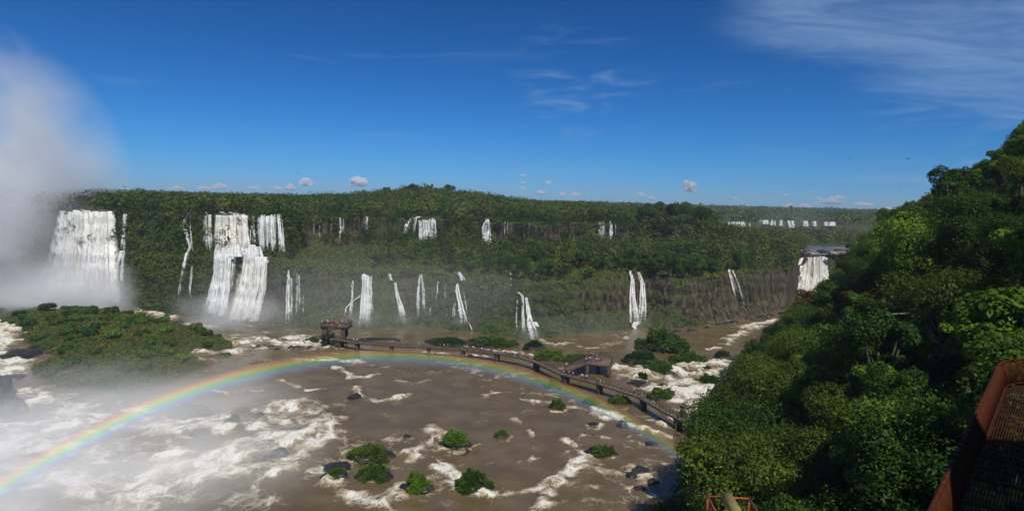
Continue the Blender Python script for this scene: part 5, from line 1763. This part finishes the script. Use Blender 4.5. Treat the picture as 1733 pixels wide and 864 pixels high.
# ------------------------------------------------------------------ red slatted footbridge and orange lookout close to the viewer
M_RED = simple('red_painted_steel', (0.075, 0.021, 0.009), 0.75, 0.08, 0, 0.3, 6)
M_REDDK = simple('dark_red_grating', (0.050, 0.018, 0.009), 0.75, 0.08, 0, 0.35, 6)
M_ORANGE = simple('orange_painted_rail', (0.42, 0.10, 0.025), 0.45, 0.4, 0, 0.2, 5)
M_CREAM = simple('pale_yellow_beam', (0.42, 0.34, 0.11), 0.7, 0.08, 0, 0.15, 4)
M_BOARD = simple('lookout_floor', (0.16, 0.10, 0.07), 0.8, 0.2, 0, 0.35, 5)
FZ = 47.6
pA = at_z(1600, 866, FZ + 1.1)[:2]
pB = at_z(1666, 690, FZ + 1.1)[:2]
pC = at_z(1704, 617, FZ + 1.1)[:2]
d_ = (pC - pA) / np.linalg.norm(pC - pA)
n_ = np.array([d_[1], -d_[0]])
line = [pA - d_ * 6 + d_ * t for t in np.arange(0, np.linalg.norm(pC - pA) + 6, 0.5)]
rad_ = 3.2
cen = line[-1] + n_ * rad_
for a in np.linspace(0.12, math.pi / 2, 10):
    line.append(cen - n_ * rad_ * math.cos(a) + d_ * rad_ * math.sin(a))
for t in np.arange(0.5, 6, 0.5):
    line.append(cen + d_ * rad_ + n_ * t)
line = np.array(line)
br = bpy.data.objects.new('footbridge', None)
COL.objects.link(br)
tag(br, 'dark red steel footbridge with slatted railings at the right edge, half in shade', 'footbridge')
tn_ = np.gradient(line, axis=0)
tn_ /= np.linalg.norm(tn_, axis=1, keepdims=True)
nn_ = np.stack([tn_[:, 1], -tn_[:, 0]], 1)
BW = 2.0
g_, fr = MB(), MB()
for j, off in enumerate(np.linspace(0.05, BW - 0.05, 26)):
    for a, b, na, nb in zip(line[:-1], line[1:], nn_[:-1], nn_[1:]):
        g_.bar((*(a + na * off), FZ), (*(b + nb * off), FZ), 0.045, 0.03)
g_.build('grating', M_REDDK, br)
for a, na in zip(line[::4], nn_[::4]):
    fr.bar((*a, FZ - 0.07), (*(a + na * BW), FZ - 0.07), 0.09, 0.10)
for off in (0.0, BW):
    for a, b, na, nb in zip(line[:-1], line[1:], nn_[:-1], nn_[1:]):
        fr.bar((*(a + na * off), FZ - 0.1), (*(b + nb * off), FZ - 0.1), 0.08, 0.22)
fr.build('frame', M_RED, br)
for off in (0.0, BW):
    r_ = MB()
    for i, (a, b, na, nb) in enumerate(zip(line[:-1], line[1:], nn_[:-1], nn_[1:])):
        lean_ = -0.25 if off == 0 else 0.25
        qa, qb = a + na * off, b + nb * off
        ta, tb = a + na * (off + lean_), b + nb * (off + lean_)
        r_.bar((*ta, FZ + 1.10), (*tb, FZ + 1.10), 0.09, 0.06)
        r_.bar((*qa, FZ + 0.14), (*qb, FZ + 0.14), 0.05, 0.05)
        for u in np.arange(0, 1, 0.16):
            c0, c1 = qa + (qb - qa) * u, ta + (tb - ta) * u
            r_.bar((*c0, FZ + 0.14), (*c1, FZ + 1.08), 0.030, 0.018)
        if i % 4 == 0:
            r_.bar((*qa, FZ - 0.15), (*ta, FZ + 1.10), 0.07, 0.09)
    r_.build('railing', M_RED, br)
for i in (6, 22):
    a = line[i] + nn_[i] * BW / 2
    h0 = float(hill_h(np.array(a[0]), np.array(a[1])))
    mb = MB()
    mb.box((*a, (h0 - 1 + FZ - 0.22) / 2), (0.35, 0.35, FZ - 0.22 - h0 + 1))
    mb.build('support_column', M_REDDK, br)

# unseen tower added beside the viewer to shade the footbridge's near half
M_TOWER = simple('tower_concrete', (0.30, 0.27, 0.24), 0.8, 0.3, 0, 0.15, 1.0)
tw = bpy.data.objects.new('shade_tower', None)
COL.objects.link(tw)
tag(tw, 'unseen concrete tower added uphill of the viewer to shade the footbridge', 'tower')
mb = MB()
mb.box((23, -8.5, 50), (10, 16, 48))
mb.build('wall', M_TOWER, tw)
mb = MB()
mb.box((23, -8.5, 74.25), (10.6, 16.6, 0.5))
mb.build('roof', M_TOWER, tw)
mb = MB()
for i in range(3):
    mb.box((19.6 + i * 3.2, -0.45, 54), (1.6, 0.1, 34))
mb.build('window', M_REDDK, tw)

LZ = 42.6
q0, q1 = at_z(1198, 839, LZ + 1.1), at_z(1268, 843, LZ + 1.1)
lk = bpy.data.objects.new('lookout_platform', None)
COL.objects.link(lk)
tag(lk, 'small lookout platform with orange rails and a pale yellow beam at the bottom edge', 'lookout')
xd = (q1 - q0)[:2]
lw = np.linalg.norm(xd)
xd /= lw
yd = np.array([-xd[1], xd[0]])
def lp(u, v_, z):
    return (*(q0[:2] + xd * u - yd * v_), z)
mb = MB()
for i in range(14):
    v0 = 0.05 + i * 0.25
    mb.bar(lp(0.03, v0 + 0.1, LZ), lp(lw - 0.03, v0 + 0.1, LZ), 0.23, 0.05)
mb.build('floor', M_BOARD, lk)
mb = MB()
for a, b in (((0, 0), (lw, 0)), ((0, 0), (0, 3.5)), ((lw, 0), (lw, 3.5))):
    mb.bar(lp(*a, LZ + 1.1), lp(*b, LZ + 1.1), 0.055, 0.055)
    mb.bar(lp(*a, LZ - 0.08), lp(*b, LZ - 0.08), 0.09, 0.14)
    mb.bar(lp(*a, LZ + 0.55), lp(*b, LZ + 0.55), 0.03, 0.03)
for u, v_ in ((0, 0), (lw, 0), (0, 1.7), (lw, 1.7), (0, 3.5), (lw, 3.5)):
    mb.bar(lp(u, v_, LZ - 0.1), lp(u, v_, LZ + 1.1), 0.06, 0.06)
mb.build('rail_frame', M_ORANGE, lk)
mb = MB()
for u in np.arange(0.1, lw, 0.1):
    mb.bar(lp(u, 0, LZ), lp(u, 0, LZ + 1.08), 0.012, 0.012)
for v_ in np.arange(0.1, 3.5, 0.1):
    for u in (0, lw):
        mb.bar(lp(u, v_, LZ), lp(u, v_, LZ + 1.08), 0.012, 0.012)
mb.build('rail_bars', M_REDDK, lk)
mb = MB()
c0 = at_z(1231, 838, LZ + 1.35)
mb.bar((*(c0[:2] + yd * 0.15), LZ + 1.3), (*(c0[:2] - yd * 4.0), LZ + 1.3), 0.36, 0.22)
mb.build('beam', M_CREAM, lk)
a = np.array(lp(lw / 2, 2.2, 0)[:2])
h0 = float(hill_h(np.array(a[0]), np.array(a[1])))
mb = MB()
mb.box((*a, (h0 - 1 + LZ - 0.2) / 2), (0.5, 0.5, LZ - 0.2 - h0 + 1))
mb.build('support_column', M_REDDK, lk)

# bare crooked limbs that show through the canopy
for i, (px, py, dist, sc, lab) in enumerate([(1560, 560, 92, 1.0, 'crooked bare pale limb forking out of the canopy at mid-bank'), (1440, 610, 100, 0.7, 'fallen pale branch lying over the lower canopy'), (1360, 665, 95, 0.6, 'short curved pale branch low in the bank canopy')]):
    c = CAM + ray(px, py) * dist
    mb = MB()
    sgn = -1 if i else 1
    mb.tube([c + np.array((0.5, 0, -5)) * sc, c + np.array((0.2, -0.3, -1.5)) * sc, c + np.array((1.5, -0.8, 2.0)) * sc, c + np.array((3.2, -0.6, 6.0)) * sc], [0.28 * sc, 0.24 * sc, 0.17 * sc, 0.05], 7)
    mb.tube([c + np.array((1.2, -0.7, 1.4)) * sc, c + np.array((-1.5, -1.6, 2.6)) * sc, c + np.array((-5.0, -2.0, 2.4)) * sc, c + np.array((-7.0, -2.2, 3.0)) * sc], [0.18 * sc, 0.15 * sc, 0.10 * sc, 0.04], 6)
    mb.tube([c + np.array((0.2, -0.4, -1.0)) * sc, c + np.array((-2.2, -1.4, 0.0)) * sc, c + np.array((-3.6, -1.6, 1.1)) * sc], [0.15 * sc, 0.11 * sc, 0.04], 6)
    tag(mb.build('bare_branch', M_PALEBARK, shade=True), lab, 'branch')

for i, (px, py, dist, H_, lab) in enumerate([(1604, 312, 118, 8, 'thin bare-stemmed tree poking above the right hill skyline'), (1512, 470, 120, 9, 'grey leafless tree among the crowns at mid-bank'), (1475, 600, 88, 7, 'small leafless tree in the lower bank canopy')]):
    top = CAM + ray(px, py) * dist
    rs = random.Random(40 + i)
    mb = MB()
    b0 = top - np.array((0.4, 0, H_))
    mid = top - np.array((-0.3, 0.2, H_ * 0.45))
    mb.tube([b0 - np.array((0, 0, 4)), b0, mid, top], [0.26, 0.2, 0.13, 0.03], 7)
    for j in range(9):
        f_ = rs.uniform(0.35, 0.95)
        s0 = b0 + (mid - b0) * min(1, f_ / 0.55) if f_ < 0.55 else mid + (top - mid) * (f_ - 0.55) / 0.45
        a_ = rs.uniform(0, 6.28)
        L_ = H_ * 0.34 * (1.2 - f_)
        e1 = s0 + np.array((math.cos(a_), math.sin(a_), 0.55)) * L_ * 0.55
        e2 = e1 + np.array((math.cos(a_ + 0.4), math.sin(a_ + 0.4), 0.9)) * L_ * 0.5
        mb.tube([s0, e1, e2], [0.09, 0.05, 0.015], 5)
        mb.tube([e1, e1 + np.array((math.cos(a_ - 0.9), math.sin(a_ - 0.9), 0.5)) * L_ * 0.45], [0.04, 0.012], 4)
    root = bpy.data.objects.new('bare_tree', None)
    COL.objects.link(root)
    tag(root, lab, 'tree')
    mb.build('trunk', M_PALEBARK, root, True)
    if i == 0:
        d = unit(rng, 260, -0.1)
        V, Q = leaf_faces(top + d * np.array([1.7, 1.7, 0.55]) * rng.uniform(0.6, 1, (260, 1)), d + np.array([0, 0, 0.6]), rng.uniform(0.2, 0.4, 260), rng)
        c_ = link('crown', mesh_np('crown', V, [Q], M_LEAF, {'tint': np.full(len(V), 0.5)}), root)
        c_.color = (0.05, 0.09, 0.02, 1)

# a few birds over the gorge
M_BIRD = simple('dark_feathers', (0.02, 0.02, 0.022), 0.7, 0.2)
for i, (px, py, dist) in enumerate([(1438, 269, 200), (1537, 269, 190), (1525, 315, 210), (1372, 314, 220), (503, 293, 240)]):
    c = CAM + ray(px, py) * dist
    mb = MB()
    mb.tube([(0, -0.32, 0), (0, -0.1, 0), (0, 0.15, 0), (0, 0.3, 0.03), (0, 0.42, 0.0)], [0.01, 0.07, 0.08, 0.05, 0.01], 6)
    for s in (-1, 1):
        mb.raw([(0.04 * s, 0.15, 0.03), (0.04 * s, -0.08, 0.03), (0.45 * s, -0.02, 0.16), (0.45 * s, 0.16, 0.16), (0.95 * s, -0.1, 0.08), (0.9 * s, 0.02, 0.08)], [(0, 1, 2, 3), (3, 2, 4, 5)])
    o = mb.build('bird', M_BIRD)
    o.location = c
    o.rotation_euler = (0, 0, i * 1.1)
    tag(o, ['dark bird high over the right hill, left of two at one height', 'dark bird high over the right hill, right of two at one height', 'lone dark bird lower down near the right hill skyline', 'dark bird above the far row of falls', 'dark bird over the forest left of centre'][i], 'bird')

# ------------------------------------------------------------------ small cumulus clouds standing on the horizon
M_CLOUD, nt, out = nodes('cumulus')
k = N(nt)
v = k.new('ShaderNodeVolumePrincipled')
v.inputs['Color'].default_value = (1, 1, 1, 1)
v.inputs['Anisotropy'].default_value = -0.6
v.inputs['Density'].default_value = 0.055
k.l(v.outputs[0], out.inputs['Volume'])
CD = 8500.0
rc = random.Random(8)
def cloud_mesh(seed, flat):
    bm = bmesh.new()
    rs = random.Random(seed)
    bmesh.ops.create_icosphere(bm, subdivisions=4, radius=1)
    v_ = np.array([q.co[:] for q in bm.verts])
    f_ = np.array([[q.index for q in p.verts] for p in bm.faces])
    bm.free()
    d = v_ * (0.66 + 1.0 * fbm(v_ * 1.7 + seed * 5, 5, 121, 0.55)[:, None] + 0.30 * (1 - 2 * np.abs(fbm(v_ * 2.6 + seed, 3, 122)))[:, None])
    d[:, 2] = np.where(d[:, 2] < 0, d[:, 2] * 0.35, d[:, 2] * 0.8)
    return mesh_np('cloud', d, [f_], M_CLOUD, shade=True)
CLM = [cloud_mesh(i, 0) for i in range(5)]
for i, (px, py, wpx, hpx, lab) in enumerate([
        (517, 308, 26, 14, 'bright puffy cloud over the forest right of the double fall'), (491, 317, 20, 12, 'small cloud touching the horizon left of the bright puffy one'), (470, 319, 16, 8, 'faint low cloud left of the small horizon cloud'), (606, 308, 30, 18, 'brightest puffy cloud over the left foot of the wooded rise'),
        (372, 315, 24, 10, 'small low cloud above the double fall'), (345, 318, 22, 6, 'thin low cloud left of the one above the double fall'), (300, 318, 26, 6, 'faint low cloud above the zigzag waterfall'), (430, 318, 20, 5, 'flat pale cloud on the horizon above the double fall edge'),
        (915, 326, 17, 9, 'small white cloud just above the forest right of the rise'), (885, 296, 11, 5, 'tiny top cloud of a stack of three'), (885, 308, 11, 5, 'tiny middle cloud of a stack of three'), (884, 318, 13, 6, 'tiny bottom cloud of a stack of three'), (928, 309, 12, 6, 'tiny cloud right of the stack of three'),
        (952, 329, 12, 6, 'tiny cloud on the forest line left of a brighter one'), (973, 329, 17, 10, 'bright little cloud on the forest line'), (1083, 329, 17, 8, 'pale little cloud, upper of two above the spur'), (1102, 335, 17, 8, 'pale little cloud, lower of two above the spur'), (1167, 316, 24, 19, 'round white cloud standing alone over the spur'),
        (1244, 336, 10, 5, 'tiny cloud over the left end of the far falls'), (1330, 330, 12, 4, 'thin cloud left of the three above the far falls'), (1385, 336, 12, 7, 'left of the three little clouds above the far falls'), (1408, 340, 32, 13, 'widest of the three little clouds above the far falls'), (1422, 334, 16, 6, 'thin top cloud above the widest little one'),
        (1460, 346, 26, 7, 'flat pale cloud left of the dark hillside'), (1515, 352, 28, 8, 'flat pale cloud touching the dark hillside skyline'), (1360, 349, 22, 8, 'low cloud on the far forest above the bright far fall'), (1335, 348, 22, 8, 'low cloud on the far forest above the misty far fall')]):
    c = CAM + ray(px, py + hpx * 0.15) * CD
    o = link('cloud', CLM[i % 5])
    o.location = c
    o.scale = (wpx * CD / F / 2 * 1.05, wpx * CD / F / 2.4, hpx * CD / F / 2 * 1.6)
    o.rotation_euler = (0, 0, float(-theta_of(px)) + 0.3 * rc.uniform(-1, 1))
    tag(o, lab, 'cloud')

# ------------------------------------------------------------------ air: haze, spray and the rainbow
def spray(px, py, dist, size, mat, label, rot=0.0, name='spray'):
    c = CAM + ray(px, py) * dist
    bm = bmesh.new()
    bmesh.ops.create_icosphere(bm, subdivisions=3, radius=1)
    me = bpy.data.meshes.new(name)
    bm.to_mesh(me)
    bm.free()
    me.materials.append(mat)
    o = link(name, me)
    o.location = c
    o.scale = size
    o.rotation_euler = (0, 0, rot - float(theta_of(px)))
    return tag(o, label, 'spray', kind='stuff')

WHITE = (1.0, 1.0, 1.0)
spray(-85, 300, 420, (82, 44, 86), mat_volume('spray_plume_air', WHITE, 0.17, -0.6, 1.15, 2.3, (0.40, 0.60), 1.0, 0.0, 5), 'tall plume of spray rising into the sky at the left')
spray(-60, 425, 362, (58, 24, 56), mat_volume('cliff_mist_air', WHITE, 0.060, -0.6, 1.1, 1.6, (0.3, 0.7), 2.0, 0.2), 'grey mist drifting in front of the far left cliff')
spray(118, 512, 352, (48, 18, 24), mat_volume('fall_foot_spray_air', WHITE, 0.22, -0.6, 1.4, 2.0, (0.3, 0.65), 3.0, 0.2), 'dense spray at the foot of the broad white curtain')
spray(393, 534, 284, (25, 9, 13), mat_volume('double_fall_spray_air', WHITE, 0.16, -0.55, 1.3, 2.0, (0.3, 0.65), 4.0, 0.2), 'spray at the foot of the double fall')
for i, (px, py, sx, sz, dn, lab) in enumerate([(489, 542, 6, 5, 0.05, 'tall thin waterfall'), (612, 545, 11, 7, 0.07, 'forked waterfall'), (681, 542, 7, 5, 0.06, 'slanting waterfall'), (783, 545, 6, 4, 0.06, 'twisting waterfall'), (895, 570, 8, 5, 0.06, 'boulder waterfall'), (1078, 545, 9, 6, 0.06, 'twin waterfalls'), (1372, 492, 16, 8, 0.07, 'gorge-head waterfall'), (312, 515, 8, 6, 0.04, 'zigzag waterfall')]):
    h_ = cast(px, py - 6)[0]
    spray(px, py, math.dist(h_, CAM) - 4, (sx, 4, sz), mat_volume('foot_spray_air', WHITE, dn, -0.55, 1.3, 2.0, (0.3, 0.65), 20.0 + i, 0.35, 2), 'small puff of spray at the foot of the ' + lab)
spray(640, 505, 258, (95, 12, 26), mat_volume('mid_cliff_mist_air', WHITE, 0.017, -0.4, 1.0, 1.8, (0.3, 0.7), 5.0, 0.3), 'thin grey mist before the lower cliff')
spray(960, 560, 255, (34, 10, 12), mat_volume('pool_mist_air', WHITE, 0.014, -0.4, 1.0, 1.8, (0.3, 0.7), 6.0, 0.2), 'thin mist over the shallow pool')
spray(1345, 372, 800, (60, 12, 22), mat_volume('far_spray_air', (0.85, 0.93, 1.0), 0.018, -0.3, 1.2, 2.0, (0.3, 0.7), 7.0, 0.2), 'blue-grey spray over the far falls')
spray(60, 815, 96, (38, 24, 14), mat_volume('near_spray_air', WHITE, 0.10, -0.6, 1.1, 2.6, (0.40, 0.62), 8.0, 0.10, 5), 'white spray billowing over the near left rapids')
spray(10, 790, 78, (8, 6, 10), mat_volume('near_puff_air', WHITE, 0.15, -0.55, 1.2, 1.8, (0.34, 0.6), 9.0, 0.1), 'bright puff of spray at the bottom left corner')
spray(200, 680, 150, (50, 22, 12), mat_volume('island_mist_air', WHITE, 0.012, -0.5, 1.1, 1.8, (0.34, 0.7), 10.0, 0.15), 'pale mist lying over the near side of the island')

# rainbow: droplets on a cone round the point opposite the sun
ax = np.array([-0.14096, 0.60074, -0.78692])
HALF = R(38.15)
AL0, AL1 = HALF - R(1.40), HALF + R(0.38)
D0, D1 = 50.0, 53.0
a1 = np.cross(ax, (0, 0, 1.0))
a1 /= np.linalg.norm(a1)              # roughly to the right
a2 = np.cross(a1, ax)                 # up and away
NA = 160
ph = np.linspace(R(-75), R(95), NA)   # from the right end, over the top, to the left end
cs = []
for t_ in ph:
    rdir = a2 * math.cos(t_) - a1 * math.sin(t_)
    cs.append([CAM + ax * D + rdir * D * math.tan(al) for D, al in ((D0, AL0), (D0, AL1), (D1, AL1), (D1, AL0))])
cs = np.array(cs)
Mrot = np.stack([a1, a2, ax])         # to the arc's own axes
RVv = (cs.reshape(-1, 3) - CAM) @ Mrot.T
q = []
for i in range(NA - 1):
    for j in range(4):
        q.append((i * 4 + j, i * 4 + (j + 1) % 4, i * 4 + 4 + (j + 1) % 4, i * 4 + 4 + j))
q += [(3, 2, 1, 0), tuple(NA * 4 - 4 + j for j in range(4))]
M_BOW, nt, out = nodes('rainbow_droplets')
k = N(nt)
t_ = k.new('ShaderNodeTexCoord')
s_ = k.new('ShaderNodeSeparateXYZ')
k.l(t_.outputs['Object'], s_.inputs[0])
rad2 = k.math('SQRT', k.math('ADD', k.math('POWER', k.math('ABSOLUTE', s_.outputs[0]), 2.0), k.math('POWER', k.math('ABSOLUTE', s_.outputs[1]), 2.0)))
al = k.math('ARCTAN2', rad2, s_.outputs[2])
f_ = k.rng(al, AL0, AL1, 0, 1, False)
colr = k.ramp(f_, [(0.0, (0.30, 0.18, 1.0)), (0.22, (0.16, 0.28, 1.0)), (0.40, (0.10, 0.75, 0.75)), (0.52, (0.25, 1.0, 0.16)), (0.64, (1.0, 0.92, 0.08)), (0.78, (1.0, 0.45, 0.05)), (0.92, (1.0, 0.12, 0.06)), (1.0, (0.8, 0.05, 0.05))])
env = k.math('MULTIPLY', k.rng(f_, 0.0, 0.38), k.rng(f_, 1.0, 0.72))
phi = k.math('ARCTAN2', k.math('MULTIPLY', s_.outputs[0], -1.0), s_.outputs[1])
fade = k.math('MULTIPLY', k.rng(phi, R(-70), R(-5), 0.34, 0.22), k.rng(phi, R(90), R(75)))
fade = k.math('ADD', fade, k.math('MULTIPLY', k.rng(phi, R(5), R(50)), 1.15))
v = k.new('ShaderNodeVolumePrincipled')
k.l(k.mix(0.16, colr, (0.8, 0.8, 0.8)), v.inputs['Color'])
v.inputs['Anisotropy'].default_value = -0.55
k.l(k.math('MULTIPLY', k.math('MULTIPLY', env, fade), 0.0068), v.inputs['Density'])
k.l(v.outputs[0], out.inputs['Volume'])
bow = link('rainbow', mesh_np('rainbow', RVv, [np.array(q)], M_BOW))
bow.matrix_world = Matrix.Translation(CAM) @ Matrix(Mrot.T.tolist()).to_4x4()
tag(bow, 'rainbow arching low over the brown river in the spray', 'rainbow')

M_HAZE, nt, out = nodes('haze_air')
k = N(nt)
v = k.new('ShaderNodeVolumePrincipled')
v.inputs['Color'].default_value = (0.74, 0.88, 1.0, 1)
v.inputs['Anisotropy'].default_value = 0.0
v.inputs['Density'].default_value = 0.00013
k.l(v.outputs[0], out.inputs['Volume'])
mb = MB()
mb.box((0, 3000, 77), (13400, 6800, 176))
tag(mb.build('haze', M_HAZE), kind='stuff')
